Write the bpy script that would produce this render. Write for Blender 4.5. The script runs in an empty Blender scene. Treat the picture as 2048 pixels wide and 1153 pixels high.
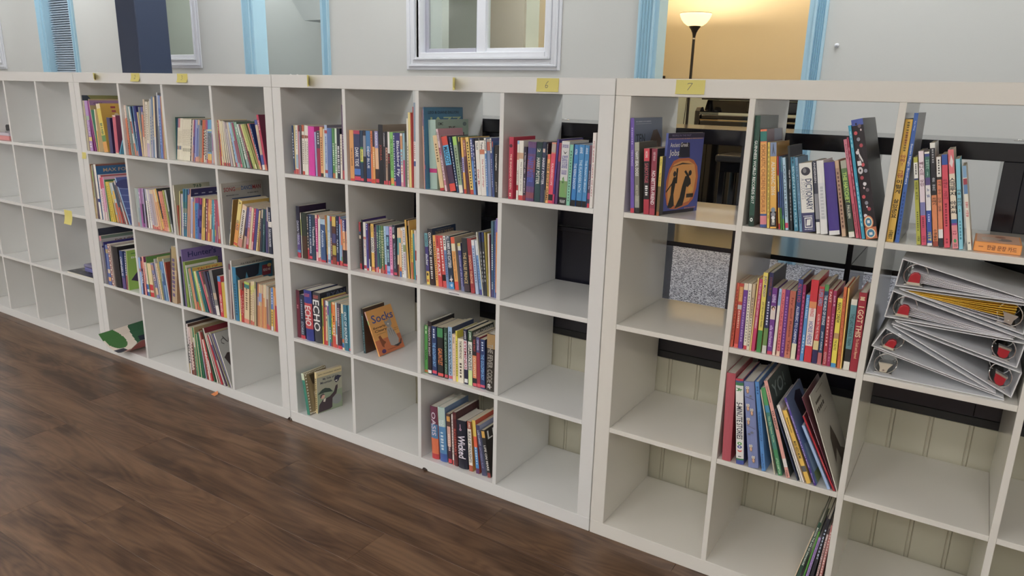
import bpy, bmesh, math, random
from mathutils import Matrix, Vector
random.seed(7)
sc = bpy.context.scene
COL = sc.collection
R = math.radians

# ------------------------------------------------------------------ camera
cam = bpy.data.cameras.new('camera'); camo = bpy.data.objects.new('camera', cam); COL.objects.link(camo)
cam.sensor_fit = 'HORIZONTAL'; cam.sensor_width = 36.0
cam.lens = 1443.5 / 2048 * 36.0
cam.clip_start = 0.02; cam.clip_end = 60
camo.matrix_world = Matrix(((0.841009, -0.160235, 0.516748, 0.918500), (0.540418, 0.203714, -0.816363, -1.982800), (0.025541, 0.965829, 0.257919, 1.431100), (0.000000, 0.000000, 0.000000, 1.000000)))
sc.camera = camo
# ------------------------------------------------------------------ world, exposure
w = bpy.data.worlds.new('world'); sc.world = w; w.use_nodes = True
w.node_tree.nodes['Background'].inputs[0].default_value = (0.75, 0.8, 0.9, 1); w.node_tree.nodes['Background'].inputs[1].default_value = 0.3
sc.view_settings.view_transform = 'Standard'; sc.view_settings.look = 'None'
sc.view_settings.gamma = 1; sc.view_settings.use_curve_mapping = False
sc.view_settings.exposure = 0.0
try:
    sc.cycles.use_denoising = True; sc.cycles.denoiser = 'OPENIMAGEDENOISE'
    sc.cycles.max_bounces = 10; sc.cycles.diffuse_bounces = 7; sc.cycles.glossy_bounces = 4
    sc.cycles.sample_clamp_indirect = 6
except Exception: pass
ROOM_LIGHT = 17.0     # watts-like strength of the unseen ceiling panels added over the reading floor
STAGE_LIGHT = 12.0    # and of the panels over the stage and in the rooms behind it
LAMP_LIGHT = 30.0

# ------------------------------------------------------------------ helpers
def lin(h):
    h = h.lstrip('#'); o = []
    for i in (0, 2, 4):
        c = int(h[i:i+2], 16) / 255
        o.append(c / 12.92 if c <= 0.04045 else ((c + 0.055) / 1.055) ** 2.4)
    return o
def boost(h, k=1.25):
    """printed colour as seen in a dim room -> its own colour"""
    c = lin(h); g = 0.3*c[0] + 0.59*c[1] + 0.11*c[2]; c = [x*0.86 + g*0.14 + 0.004 for x in c]
    m = max(c); k = 0.92 / m if m * k > 0.92 else k
    return [x * k for x in c]
def mat(name, col, rough=0.5, spec=0.5, metal=0.0, bump=None, var=None, emit=None, coat=0.0, trans=None):
    m = bpy.data.materials.new(name); m.use_nodes = True; nt = m.node_tree; b = nt.nodes['Principled BSDF']
    c = lin(col) if isinstance(col, str) else list(col)
    b.inputs['Base Color'].default_value = (*c, 1); b.inputs['Roughness'].default_value = rough
    b.inputs['Specular IOR Level'].default_value = spec; b.inputs['Metallic'].default_value = metal
    if coat: b.inputs['Coat Weight'].default_value = coat; b.inputs['Coat Roughness'].default_value = 0.08
    if emit: b.inputs['Emission Color'].default_value = (*lin(emit[0]), 1); b.inputs['Emission Strength'].default_value = emit[1]
    if var or bump:
        tc = nt.nodes.new('ShaderNodeTexCoord')
        if var:   # (scale xyz, amount)
            mp = nt.nodes.new('ShaderNodeMapping'); mp.inputs['Scale'].default_value = var[0]
            n = nt.nodes.new('ShaderNodeTexNoise'); n.inputs['Scale'].default_value = 1.0; n.inputs['Detail'].default_value = 4
            mx = nt.nodes.new('ShaderNodeMix'); mx.data_type = 'RGBA'
            mx.inputs[6].default_value = (*[x * (1 - var[1]) for x in c], 1); mx.inputs[7].default_value = (*[min(1, x * (1 + var[1])) for x in c], 1)
            nt.links.new(tc.outputs['Object'], mp.inputs[0]); nt.links.new(mp.outputs[0], n.inputs['Vector'])
            nt.links.new(n.outputs['Fac'], mx.inputs[0]); nt.links.new(mx.outputs[2], b.inputs['Base Color'])
        if bump:  # (scale xyz, strength)
            mp2 = nt.nodes.new('ShaderNodeMapping'); mp2.inputs['Scale'].default_value = bump[0]
            n2 = nt.nodes.new('ShaderNodeTexNoise'); n2.inputs['Scale'].default_value = 1.0; n2.inputs['Detail'].default_value = 3
            bp = nt.nodes.new('ShaderNodeBump'); bp.inputs['Strength'].default_value = bump[1]; bp.inputs['Distance'].default_value = 0.002
            nt.links.new(tc.outputs['Object'], mp2.inputs[0]); nt.links.new(mp2.outputs[0], n2.inputs['Vector'])
            nt.links.new(n2.outputs['Fac'], bp.inputs['Height']); nt.links.new(bp.outputs[0], b.inputs['Normal'])
    return m
def attr_mat(name, rough, spec=0.5, coat=0.0):
    m = bpy.data.materials.new(name); m.use_nodes = True; nt = m.node_tree; b = nt.nodes['Principled BSDF']
    a = nt.nodes.new('ShaderNodeAttribute'); a.attribute_name = 'Col'; nt.links.new(a.outputs['Color'], b.inputs['Base Color'])
    b.inputs['Roughness'].default_value = rough; b.inputs['Specular IOR Level'].default_value = spec
    if coat: b.inputs['Coat Weight'].default_value = coat; b.inputs['Coat Roughness'].default_value = 0.1
    return m
def objcol_mat(name, rough):
    m = bpy.data.materials.new(name); m.use_nodes = True; nt = m.node_tree; b = nt.nodes['Principled BSDF']
    a = nt.nodes.new('ShaderNodeObjectInfo'); nt.links.new(a.outputs['Color'], b.inputs['Base Color'])
    b.inputs['Roughness'].default_value = rough
    return m

class MB:
    """collects faces, then links them as ONE mesh object"""
    def __init__(s): s.v = []; s.f = []; s.c = []; s.m = []
    def face(s, pts, col=None, mi=0):
        i = len(s.v); s.v += [tuple(p) for p in pts]; s.f.append(tuple(range(i, i + len(pts)))); s.c.append(col); s.m.append(mi); return s
    def box(s, x0, x1, y0, y1, z0, z1, col=None, mi=0):
        i = len(s.v)
        s.v += [(x0,y0,z0),(x1,y0,z0),(x1,y1,z0),(x0,y1,z0),(x0,y0,z1),(x1,y0,z1),(x1,y1,z1),(x0,y1,z1)]
        for q in ((0,3,2,1),(4,5,6,7),(0,1,5,4),(1,2,6,5),(2,3,7,6),(3,0,4,7)):
            s.f.append(tuple(i + k for k in q)); s.c.append(col); s.m.append(mi)
        return s
    def prism(s, prof, axis, a, b, col=None, mi=0, caps=True):
        """extrude a closed 2-D profile along axis 'x','y','z' between a and b"""
        P = {'x': lambda p, t: (t, p[0], p[1]), 'y': lambda p, t: (p[0], t, p[1]), 'z': lambda p, t: (p[0], p[1], t)}[axis]
        n = len(prof); i = len(s.v)
        s.v += [P(p, a) for p in prof] + [P(p, b) for p in prof]
        for k in range(n):
            s.f.append((i+k, i+(k+1)%n, i+n+(k+1)%n, i+n+k)); s.c.append(col); s.m.append(mi)
        if caps:
            s.f.append(tuple(i+k for k in range(n))[::-1]); s.c.append(col); s.m.append(mi)
            s.f.append(tuple(i+n+k for k in range(n))); s.c.append(col); s.m.append(mi)
        return s
    def lathe(s, prof, n=32, cx=0, cy=0, col=None, mi=0):
        i = len(s.v)
        for r, z in prof:
            for k in range(n):
                a = 2*math.pi*k/n; s.v.append((cx + r*math.cos(a), cy + r*math.sin(a), z))
        for j in range(len(prof)-1):
            for k in range(n):
                s.f.append((i+j*n+k, i+j*n+(k+1)%n, i+(j+1)*n+(k+1)%n, i+(j+1)*n+k)); s.c.append(col); s.m.append(mi)
        return s
    def tube(s, pts, r, n=8, col=None, mi=0):
        pts = [Vector(p) for p in pts]; i = len(s.v); m = len(pts)
        up = Vector((0.13, 0.27, 0.95))
        for j, p in enumerate(pts):
            d = (pts[min(j+1, m-1)] - pts[max(j-1, 0)]).normalized()
            u = d.cross(up); u = u.normalized() if u.length > 1e-4 else Vector((1,0,0)); v = d.cross(u)
            rr = r[j] if isinstance(r, (list, tuple)) else r
            for k in range(n):
                a = 2*math.pi*k/n; q = p + (u*math.cos(a) + v*math.sin(a))*rr; s.v.append(tuple(q))
        for j in range(m-1):
            for k in range(n):
                s.f.append((i+j*n+k, i+j*n+(k+1)%n, i+(j+1)*n+(k+1)%n, i+(j+1)*n+k)); s.c.append(col); s.m.append(mi)
        s.f.append(tuple(i+k for k in range(n))); s.c.append(col); s.m.append(mi)
        s.f.append(tuple(i+(m-1)*n+k for k in range(n))); s.c.append(col); s.m.append(mi)
        return s
    def build(s, name, mats, parent=None, bevel=0.0, smooth=False, fixn=True, seg=1):
        me = bpy.data.meshes.new(name); me.from_pydata(s.v, [], s.f)
        if not isinstance(mats, (list, tuple)): mats = [mats]
        for m in mats: me.materials.append(m)
        if any(s.m): me.polygons.foreach_set('material_index', s.m)
        if any(c is not None for c in s.c):
            at = me.color_attributes.new('Col', 'FLOAT_COLOR', 'CORNER')
            buf = []
            for p, c in zip(me.polygons, s.c):
                c = c or (0.8, 0.8, 0.8)
                for _ in range(p.loop_total): buf += [c[0], c[1], c[2], 1.0]
            at.data.foreach_set('color', buf)
        if fixn and not any(c is not None for c in s.c):
            bm = bmesh.new(); bm.from_mesh(me); bmesh.ops.recalc_face_normals(bm, faces=bm.faces); bm.to_mesh(me); bm.free()
        if smooth: me.polygons.foreach_set('use_smooth', [True]*len(me.polygons))
        me.update()
        o = bpy.data.objects.new(name, me); COL.objects.link(o)
        if parent is not None: o.parent = parent
        if bevel:
            b = o.modifiers.new('edge', 'BEVEL'); b.width = bevel; b.segments = seg; b.limit_method = 'ANGLE'; b.angle_limit = R(40)
        return o
def tag(o, label, cat, group=None):
    o['label'] = label; o['category'] = cat
    if group: o['group'] = group
    return o
def thing(name, label, cat, loc=(0,0,0), rot=(0,0,0), group=None):
    o = bpy.data.objects.new(name, None); COL.objects.link(o); o.location = loc; o.rotation_euler = rot
    o.empty_display_size = 0.05
    return tag(o, label, cat, group)
def struct(o): o['kind'] = 'structure'; return o
def emptyp(name, parent=None):
    o = bpy.data.objects.new(name, None); COL.objects.link(o); o.empty_display_size = 0.05
    if parent is not None: o.parent = parent
    return o
_txt = {}
def text_mesh(s, bold=0.012):
    k = (s, bold)
    if k in _txt: return _txt[k]
    cu = bpy.data.curves.new('lettering', 'FONT'); cu.body = s; cu.resolution_u = 2; cu.offset = bold; cu.fill_mode = 'FRONT'
    o = bpy.data.objects.new('lettering', cu)
    me = bpy.data.meshes.new_from_object(o); bpy.data.objects.remove(o); bpy.data.curves.remove(cu)
    if len(me.vertices) == 0: _txt[k] = (None, 0); return _txt[k]
    xs = [v.co.x for v in me.vertices]; ys = [v.co.y for v in me.vertices]
    x0, x1, y0, y1 = min(xs), max(xs), min(ys), max(ys); W = max(x1-x0, 1e-4); Hh = max(y1-y0, 1e-4)
    for v in me.vertices: v.co = ((v.co.x-x0)/W, (v.co.y-y0)/Hh, 0)
    me.name = 'lettering'; _txt[k] = (me, W/Hh); return _txt[k]
def put_text(s, parent, origin, xdir, ydir, length, height, col, name='lettering', bold=0.012, keep=False):
    """flat lettering; length along xdir, height along ydir, from origin (lower-left corner of the writing)"""
    me, asp = text_mesh(s, bold)
    if me is None: return None
    if keep:
        l2 = min(length, height*asp); h2 = l2/asp; origin = Vector(origin) + Vector(xdir)*(length-l2)/2 + Vector(ydir)*(height-h2)/2; length, height = l2, h2
    if not me.materials: me.materials.append(M['ink'])
    o = bpy.data.objects.new(name, me); COL.objects.link(o); o.parent = parent
    xd, yd = Vector(xdir), Vector(ydir); zd = xd.cross(yd)
    o.matrix_local = Matrix(((xd.x*length, yd.x*height, zd.x, origin[0]), (xd.y*length, yd.y*height, zd.y, origin[1]), (xd.z*length, yd.z*height, zd.z, origin[2]), (0,0,0,1)))
    o.color = (*col, 1)
    return o

# ------------------------------------------------------------------ materials
M = {}
M['ink'] = objcol_mat('print_ink', 0.5)
M['white'] = mat('white_gloss_foil', (0.80, 0.80, 0.785), 0.12, 0.85, bump=((40,40,40), 0.02))
M['cream'] = mat('aged_white_gloss_foil', (0.80, 0.775, 0.715), 0.12, 0.85, bump=((40,40,40), 0.02))
M['black'] = mat('black_gloss_foil', (0.017, 0.017, 0.027), 0.12, 0.6)
M['fascia'] = mat('black_painted_trim', (0.012, 0.012, 0.015), 0.45)
M['cover'] = attr_mat('printed_cover', 0.32, 0.45)
M['page'] = mat('book_pages', (0.62, 0.55, 0.42), 0.8, 0.2, bump=((900, 4, 900), 0.3), var=((300, 6, 30), 0.1))
M['page_white'] = mat('white_book_pages', (0.72, 0.69, 0.62), 0.75, 0.2, bump=((900, 4, 900), 0.25), var=((300, 6, 30), 0.06))
M['wall'] = mat('white_wall_paint', (0.66, 0.66, 0.63), 0.75, 0.3, bump=((60,60,60), 0.08))
M['trimw'] = mat('white_window_vinyl', (0.78, 0.79, 0.83), 0.3)
M['blue'] = mat('light_blue_trim_paint', (0.44, 0.66, 0.78), 0.4, var=((3, 3, 1.2), 0.06))
M['bead'] = mat('cream_beadboard_paint', (0.60, 0.575, 0.46), 0.5, var=((6, 6, 2), 0.05))
M['navy'] = mat('navy_paint', (0.035, 0.05, 0.10), 0.45)
M['ceil'] = mat('ceiling_tiles', (0.84, 0.84, 0.82), 0.9)
M['glasspane'] = None
M['steel'] = mat('bright_metal', (0.75, 0.74, 0.72), 0.22, metal=1.0)
M['diffuser'] = mat('ceiling_fill_diffuser', (0.9, 0.9, 0.9), 0.5, emit=('fcfbfa', ROOM_LIGHT))
M['diffuser3'] = mat('nook_fill_diffuser', (0.9, 0.9, 0.9), 0.5, emit=('ffe0b4', 13.0))
M['diffuser2'] = mat('stage_and_fill_diffuser', (0.9, 0.9, 0.9), 0.5, emit=('f4f8fa', STAGE_LIGHT))
def glass_mat():
    m = bpy.data.materials.new('window_glass'); m.use_nodes = True; nt = m.node_tree
    for n in list(nt.nodes): nt.nodes.remove(n)
    o = nt.nodes.new('ShaderNodeOutputMaterial'); mx = nt.nodes.new('ShaderNodeMixShader'); t = nt.nodes.new('ShaderNodeBsdfTransparent'); g = nt.nodes.new('ShaderNodeBsdfGlossy'); fr = nt.nodes.new('ShaderNodeLayerWeight'); pw = nt.nodes.new('ShaderNodeMath'); ma = nt.nodes.new('ShaderNodeMath')
    fr.inputs[0].default_value = 0.5; pw.operation = 'POWER'; pw.inputs[1].default_value = 4.5; ma.operation = 'MULTIPLY_ADD'; ma.inputs[1].default_value = 0.85; ma.inputs[2].default_value = 0.045; nt.links.new(fr.outputs['Facing'], pw.inputs[0]); nt.links.new(pw.outputs[0], ma.inputs[0]); g.inputs['Roughness'].default_value = 0.02; t.inputs[0].default_value = (0.93, 0.96, 0.94, 1)
    nt.links.new(ma.outputs[0], mx.inputs[0]); nt.links.new(t.outputs[0], mx.inputs[1]); nt.links.new(g.outputs[0], mx.inputs[2]); nt.links.new(mx.outputs[0], o.inputs[0]); return m
M['glass'] = glass_mat()
def floor_mat():
    m = bpy.data.materials.new('walnut_vinyl_plank'); m.use_nodes = True; nt = m.node_tree; b = nt.nodes['Principled BSDF']
    N = nt.nodes.new; L = nt.links.new
    tc = N('ShaderNodeTexCoord'); oi = N('ShaderNodeObjectInfo')
    add = N('ShaderNodeVectorMath'); add.operation = 'ADD'; comb = N('ShaderNodeCombineXYZ')
    mul = N('ShaderNodeMath'); mul.operation = 'MULTIPLY'; mul.inputs[1].default_value = 37.0
    L(oi.outputs['Random'], mul.inputs[0]); L(mul.outputs[0], comb.inputs[0]); L(mul.outputs[0], comb.inputs[1])
    L(tc.outputs['Object'], add.inputs[0]); L(comb.outputs[0], add.inputs[1])
    mp = N('ShaderNodeMapping'); mp.inputs['Scale'].default_value = (1.0, 5.5, 1); L(add.outputs[0], mp.inputs[0])
    n1 = N('ShaderNodeTexNoise'); n1.inputs['Scale'].default_value = 1.7; n1.inputs['Detail'].default_value = 5; n1.inputs['Distortion'].default_value = 0.9; L(mp.outputs[0], n1.inputs['Vector'])
    mp2 = N('ShaderNodeMapping'); mp2.inputs['Scale'].default_value = (6, 120, 1); L(add.outputs[0], mp2.inputs[0])
    n2 = N('ShaderNodeTexNoise'); n2.inputs['Scale'].default_value = 1.0; n2.inputs['Detail'].default_value = 3; n2.inputs['Distortion'].default_value = 0.6; L(mp2.outputs[0], n2.inputs['Vector'])
    # cathedral figure: rings of a stretched noise field
    n3 = N('ShaderNodeTexNoise'); n3.inputs['Scale'].default_value = 1.1; n3.inputs['Detail'].default_value = 2; n3.inputs['Distortion'].default_value = 0.4; L(mp.outputs[0], n3.inputs['Vector'])
    m3 = N('ShaderNodeMath'); m3.operation = 'MULTIPLY'; m3.inputs[1].default_value = 95.0; L(n3.outputs['Fac'], m3.inputs[0])
    sn = N('ShaderNodeMath'); sn.operation = 'SINE'; L(m3.outputs[0], sn.inputs[0])
    cr = N('ShaderNodeValToRGB'); e = cr.color_ramp.elements
    e[0].position = 0.28; e[0].color = (0.060, 0.029, 0.015, 1); e[1].position = 0.74; e[1].color = (0.215, 0.122, 0.068, 1)
    x = e.new(0.5); x.color = (0.135, 0.072, 0.039, 1)
    a1 = N('ShaderNodeMath'); a1.operation = 'MULTIPLY_ADD'; a1.inputs[1].default_value = 0.06; L(sn.outputs[0], a1.inputs[0]); L(n1.outputs['Fac'], a1.inputs[2])
    a2 = N('ShaderNodeMath'); a2.operation = 'MULTIPLY_ADD'; a2.inputs[1].default_value = 0.30; L(n2.outputs['Fac'], a2.inputs[0]); L(a1.outputs[0], a2.inputs[2])
    a3 = N('ShaderNodeMath'); a3.operation = 'MULTIPLY_ADD'; a3.inputs[1].default_value = 0.09; L(oi.outputs['Random'], a3.inputs[0]); L(a2.outputs[0], a3.inputs[2])
    sb = N('ShaderNodeMath'); sb.operation = 'SUBTRACT'; sb.inputs[1].default_value = 0.195; L(a3.outputs[0], sb.inputs[0])
    L(sb.outputs[0], cr.inputs[0]); L(cr.outputs[0], b.inputs['Base Color'])
    b.inputs['Roughness'].default_value = 0.38; b.inputs['Specular IOR Level'].default_value = 0.55
    bp = N('ShaderNodeBump'); bp.inputs['Strength'].default_value = 0.12; bp.inputs['Distance'].default_value = 0.001; L(n2.outputs['Fac'], bp.inputs['Height']); L(bp.outputs[0], b.inputs['Normal'])
    return m
M['plank'] = floor_mat()
def carpet_mat():
    m = bpy.data.materials.new('grey_speckled_carpet'); m.use_nodes = True; nt = m.node_tree; b = nt.nodes['Principled BSDF']
    N = nt.nodes.new; L = nt.links.new
    tc = N('ShaderNodeTexCoord'); n = N('ShaderNodeTexNoise'); n.inputs['Scale'].default_value = 150; n.inputs['Detail'].default_value = 3; L(tc.outputs['Object'], n.inputs['Vector'])
    cr = N('ShaderNodeValToRGB'); e = cr.color_ramp.elements; e[0].position = 0.40; e[0].color = (0.03, 0.03, 0.04, 1); e[1].position = 0.60; e[1].color = (0.46, 0.46, 0.50, 1)
    L(n.outputs['Fac'], cr.inputs[0]); L(cr.outputs[0], b.inputs['Base Color']); b.inputs['Roughness'].default_value = 0.95; b.inputs['Specular IOR Level'].default_value = 0.1
    bp = N('ShaderNodeBump'); bp.inputs['Strength'].default_value = 0.6; bp.inputs['Distance'].default_value = 0.004; L(n.outputs['Fac'], bp.inputs['Height']); L(bp.outputs[0], b.inputs['Normal'])
    return m
M['carpet'] = carpet_mat()

# ------------------------------------------------------------------ large structure
XL, XR, YF, YB, ZC = -11.0, 3.4, -5.2, 4.4, 3.25
STG = 0.557                    # stage floor height
WB = 2.2                       # face of the wall at the back of the stage
struct(MB().box(XL, XR, YF, 0.5, -0.06, -0.004).build('floor', mat('floor_underlay', (0.02, 0.012, 0.008), 0.9)))
floor = bpy.data.objects['floor']
# vinyl planks, running along the bookcases
PW, PL = 0.178, 1.22
plank_me = {}
def plank(x0, x1, y0, y1):
    key = (round(x1-x0, 3), round(y1-y0, 3))
    if key not in plank_me:
        g = 0.0003
        a, b_, c_, d_ = g, key[0]-g, g, key[1]-g; q = 0.0005
        me = bpy.data.meshes.new('plank')
        me.from_pydata([(a,c_,-0.004),(b_,c_,-0.004),(b_,d_,-0.004),(a,d_,-0.004),(a,c_,-q),(b_,c_,-q),(b_,d_,-q),(a,d_,-q),(a+q,c_+q,0),(b_-q,c_+q,0),(b_-q,d_-q,0),(a+q,d_-q,0)], [],
                       [(0,1,5,4),(1,2,6,5),(2,3,7,6),(3,0,4,7),(4,5,9,8),(5,6,10,9),(6,7,11,10),(7,4,8,11),(8,9,10,11)])
        me.materials.append(M['plank']); plank_me[key] = me
    o = bpy.data.objects.new('plank', plank_me[key]); COL.objects.link(o); o.parent = floor; o.location = (x0, y0, 0)
OFFS = [0.15, 0.78, 0.42, 1.02, 0.26, 0.66, 0.93]
row = 0; y = 0.13
far_rows = []
while y > -2.7:
    y0 = y - PW; off = OFFS[row % 7] + 0.05 * (row // 7); x = -9.3 - off
    while x < XR:
        a, b_ = max(x, -9.3), min(x + PL, XR)
        if b_ - a > 0.05 and a < 1.9: plank(a, b_, y0, y)
        x += PL
    row += 1; y = y0
rest = MB()
for (a, b_, c_, d_) in ((XL, -9.3, YF, 0.13), (-9.3, XR, YF, y), (2.2, XR, y, 0.13)):
    rest.box(a, b_, c_, d_, -0.004, -0.0002)
o = rest.build('planks_beyond', M['plank'], floor); o['kind'] = 'stuff'

struct(MB().box(XL-0.1, XR+0.1, YF-0.1, YB+0.2, ZC, ZC+0.1).build('ceiling', M['ceil']))
struct(MB().box(XL-0.1, XL, YF, YB+0.1, 0, ZC).build('wall_left', M['wall']))
struct(MB().box(XR, XR+0.1, YF, YB+0.1, 0, ZC).build('wall_right', M['wall']))
struct(MB().box(XL, XR, YF-0.1, YF, 0, ZC).build('wall_front', M['wall']))
# stage: raised carpeted floor, beadboard front, black fascia
struct(MB().box(XL, XR, 0.43, YB, STG-0.03, STG).build('floor_stage', M['carpet']))
sf = struct(MB().box(XL, XR, 0.418, 0.43, 0, STG-0.03).build('wall_stage_front', M['bead']))
sf_board = None
BW = 0.103
bx = -5.15
while bx < XR:
    if sf_board is None:
        prof = [(0.0003, 0.418), (0.0003, 0.4005), (0.002, 0.398), (BW-0.0125, 0.398), (BW-0.0108, 0.402), (BW-0.0096, 0.402), (BW-0.008, 0.3985), (BW-0.002, 0.398), (BW-0.0003, 0.4005), (BW-0.0003, 0.418)]
        ob = MB().prism(prof, 'z', 0.0, STG-0.03).build('board', M['bead'], sf); sf_board = ob.data; ob.location.x = bx
    else:
        ob = bpy.data.objects.new('board', sf_board); COL.objects.link(ob); ob.parent = sf; ob.location.x = bx
    bx += BW
tr = struct(MB().box(XL, XR, 0.391, 0.43, STG-0.027, STG).build('trim_1', M['fascia'], bevel=0.002))

# wall at the back of the stage, with its openings
def wall_run(spans, z0, z1, name):
    mb = MB()
    for a, b_, c_, d_ in spans: mb.box(a, b_, WB, WB+0.12, c_, d_)
    return struct(mb.build(name, M['wall']))
DH = 2.75    # opening height, out of view
openings = [(-7.75, -7.19, STG, DH), (-4.35, -3.52, STG, DH), (-0.79, 0.075, STG, DH)]
wins = [(-9.9, -8.80, 1.66, 2.75), (-5.95, -5.15, 1.68, 2.75), (-2.57, -1.50, 1.675, 2.75)]
cuts = sorted(openings + wins); spans = []; x = XL
for a, b_, c_, d_ in cuts:
    spans.append((x, a, STG, ZC))
    if c_ > STG: spans.append((a, b_, STG, c_))
    spans.append((a, b_, d_, ZC)); x = b_
spans.append((x, XR, STG, ZC))
wall_run(spans, STG, ZC, 'wall_back')
struct(MB().box(0.19, XR, WB-0.016, WB-0.001, STG, STG+0.14).build('baseboard_back', M['trimw'], bevel=0.004))
struct(MB().box(-3.40, -0.92, WB-0.016, WB-0.001, STG, STG+0.14).build('baseboard_back_left', M['trimw'], bevel=0.004))
# rooms behind
struct(MB().box(XL, -1.75, YB, YB+0.1, STG, ZC).build('wall_far', mat('grey_green_paint', (0.47, 0.48, 0.42), 0.8)))
struct(MB().box(-1.75, 1.9, YB, YB+0.1, STG, ZC).build('wall_far_nook', mat('warm_cream_paint', (0.76, 0.70, 0.56), 0.8)))
struct(MB().box(-1.75, -1.65, WB+0.12, YB, STG, ZC).build('wall_nook_left', mat('nook_side_paint', (0.76, 0.70, 0.56), 0.8)))
struct(MB().box(1.8, 1.9, WB+0.12, YB, STG, ZC).build('wall_nook_right', mat('nook_side_paint_b', (0.76, 0.70, 0.56), 0.8)))
struct(MB().box(-1.65, 1.8, YB-0.02, YB, STG, 1.50).build('trim_2', mat('pale_aqua_wainscot', (0.50, 0.58, 0.56), 0.6), bevel=0.003))
struct(MB().box(-3.42, -3.0, YB-0.10, YB, STG, ZC).build('trim_3', mat('pinkish_beige_paint', (0.52, 0.43, 0.34), 0.8)))
struct(MB().box(-5.9, -3.3, 3.4, 3.5, STG, ZC).build('wall_far_passage', mat('grey_passage_paint', (0.44, 0.46, 0.44), 0.8)))
sof = MB().prism([(-4.95, 2.45), (-4.62, 2.06), (-4.3, 2.06), (-4.3, 2.9), (-4.95, 2.9)], 'y', 3.0, 3.4).build('trim_4', mat('grey_soffit_paint', (0.40, 0.42, 0.41), 0.8)); struct(sof)

# fluted light-blue door casings
def casing(x0, x1, name, flip=False, jamb=None):
    wd = x1 - x0; prof = [(x0, WB)]; n = 4
    prof.append((x0, WB-0.022)); prof.append((x0+0.012, WB-0.022))
    fw = (wd-0.024)/n
    for k in range(n):
        a = x0+0.012+k*fw
        prof += [(a+0.003, WB-0.014), (a+fw*0.5, WB-0.010), (a+fw-0.003, WB-0.014), (a+fw, WB-0.022)]
    prof += [(x1, WB-0.022), (x1, WB)]
    o = struct(MB().prism(prof, 'z', STG, DH).build(name, M['blue']))
    if jamb is not None:
        j = MB().box(min(jamb), max(jamb), WB-0.004, WB+0.125, STG, DH)
        j.build('jamb', M['blue'], o)
    return o
def doorway(a, b_, n):
    d = struct(casing(a-0.105, a-0.005, 'door_%d' % n, jamb=(a-0.005, a+0.018)))
    o2 = casing(b_+0.005, b_+0.07, 'casing', jamb=(b_-0.025, b_+0.005)); o2.parent = d; del o2['kind']
    return d
doorway(-7.75, -7.19, 1); doorway(-4.35, -3.52, 2); doorway(-0.79, 0.075, 3)

# interior windows: white vinyl, moulded trim
def window(n, x0, x1, z0, z1, mull=None, screen=None):
    w_ = struct(MB().box(x0-0.01, x1+0.01, WB+0.055, WB+0.085, z1-0.02, z1+0.01).build('window_%d' % n, M['trimw']))
    def frame(name, a, b_, c_, d_, wd, y0, y1, m, bev=0.004):
        mb = MB(); mb.box(a, a+wd, y0, y1, c_, d_); mb.box(b_-wd, b_, y0, y1, c_, d_); mb.box(a+wd, b_-wd, y0, y1, c_, c_+wd); mb.box(a+wd, b_-wd, y0, y1, d_-wd, d_)
        return mb.build(name, m, w_, bevel=bev)
    # moulded architrave: stepped picture-frame profile
    mb = MB()
    for off, wd, y in ((0.0, 0.022, 0.010), (0.022, 0.016, 0.020), (0.038, 0.030, 0.014), (0.068, 0.016, 0.024)):
        a, b_, c_, d_ = x0-0.084+off, x1+0.084-off, z0-0.084+off, z1+0.084-off
        mb.box(a, a+wd, WB-y, WB, c_, d_); mb.box(b_-wd, b_, WB-y, WB, c_, d_); mb.box(a+wd, b_-wd, WB-y, WB, c_, c_+wd); mb.box(a+wd, b_-wd, WB-y, WB, d_-wd, d_)
    mb.build('architrave', M['trimw'], w_, bevel=0.003)
    frame('frame', x0, x1, z0, z1, 0.034, WB+0.0, WB+0.10, M['trimw'])
    gx0, gx1 = x0+0.034, x1-0.034
    if mull:
        MB().box(mull[0], mull[1], WB+0.02, WB+0.08, z0+0.034, z1-0.034).build('mullion', M['trimw'], w_, bevel=0.004)
        sash = frame('sash', mull[1]-0.02, gx1, z0+0.034, z1-0.034, 0.026, WB+0.03, WB+0.07, M['trimw'], 0.003)
        scr = frame('screen_frame', gx0, mull[0], z0+0.034, z1-0.034, 0.030, WB+0.06, WB+0.085, mat('grey_lilac_screen_frame', (0.42, 0.42, 0.48), 0.5), 0.003)
        MB().box(gx0+0.02, mull[0], WB+0.068, WB+0.072, z0+0.05, z1-0.05).build('pane', M['glass'], scr)
        MB().box(mull[1], gx1-0.02, WB+0.048, WB+0.052, z0+0.05, z1-0.05).build('pane', M['glass'], sash)
    else:
        MB().box(gx0, gx1, WB+0.048, WB+0.052, z0+0.03, z1-0.03).build('pane', M['glass'], w_)
    return w_
window(1, -9.9, -8.80, 1.66, 2.75)
window(2, -5.95, -5.15, 1.68, 2.75)
window(3, -2.59, -1.495, 1.675, 2.75, mull=(-2.08, -2.005))
# blind in the leftmost opening
bl = struct(MB().box(-7.72, -7.2, WB+0.03, WB+0.10, 2.55, 2.62).build('window_4', M['trimw']))
slats = MB(); z = 1.2
while z < 2.56:
    slats.prism([(WB+0.045, z), (WB+0.050, z+0.003), (WB+0.075, z+0.024), (WB+0.072, z+0.022)], 'x', -7.715, -7.205); z += 0.0235
o = slats.build('blind_slats', mat('pale_blue_blind', (0.50, 0.58, 0.66), 0.5), bl); o['kind'] = 'stuff'
MB().box(-7.715, -7.205, WB+0.05, WB+0.072, 1.175, 1.198).build('bottom_rail', M['trimw'], bl)
MB().box(-7.75, -7.19, WB+0.085, WB+0.1, STG, DH).build('glass_back', mat('blue_grey_glass', (0.45, 0.53, 0.6), 0.3), bl)

# navy column standing on the stage
pc = struct(MB().box(-5.145, -4.869, 1.50, 1.775, STG, ZC).build('column', M['navy'], bevel=0.006))

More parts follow.
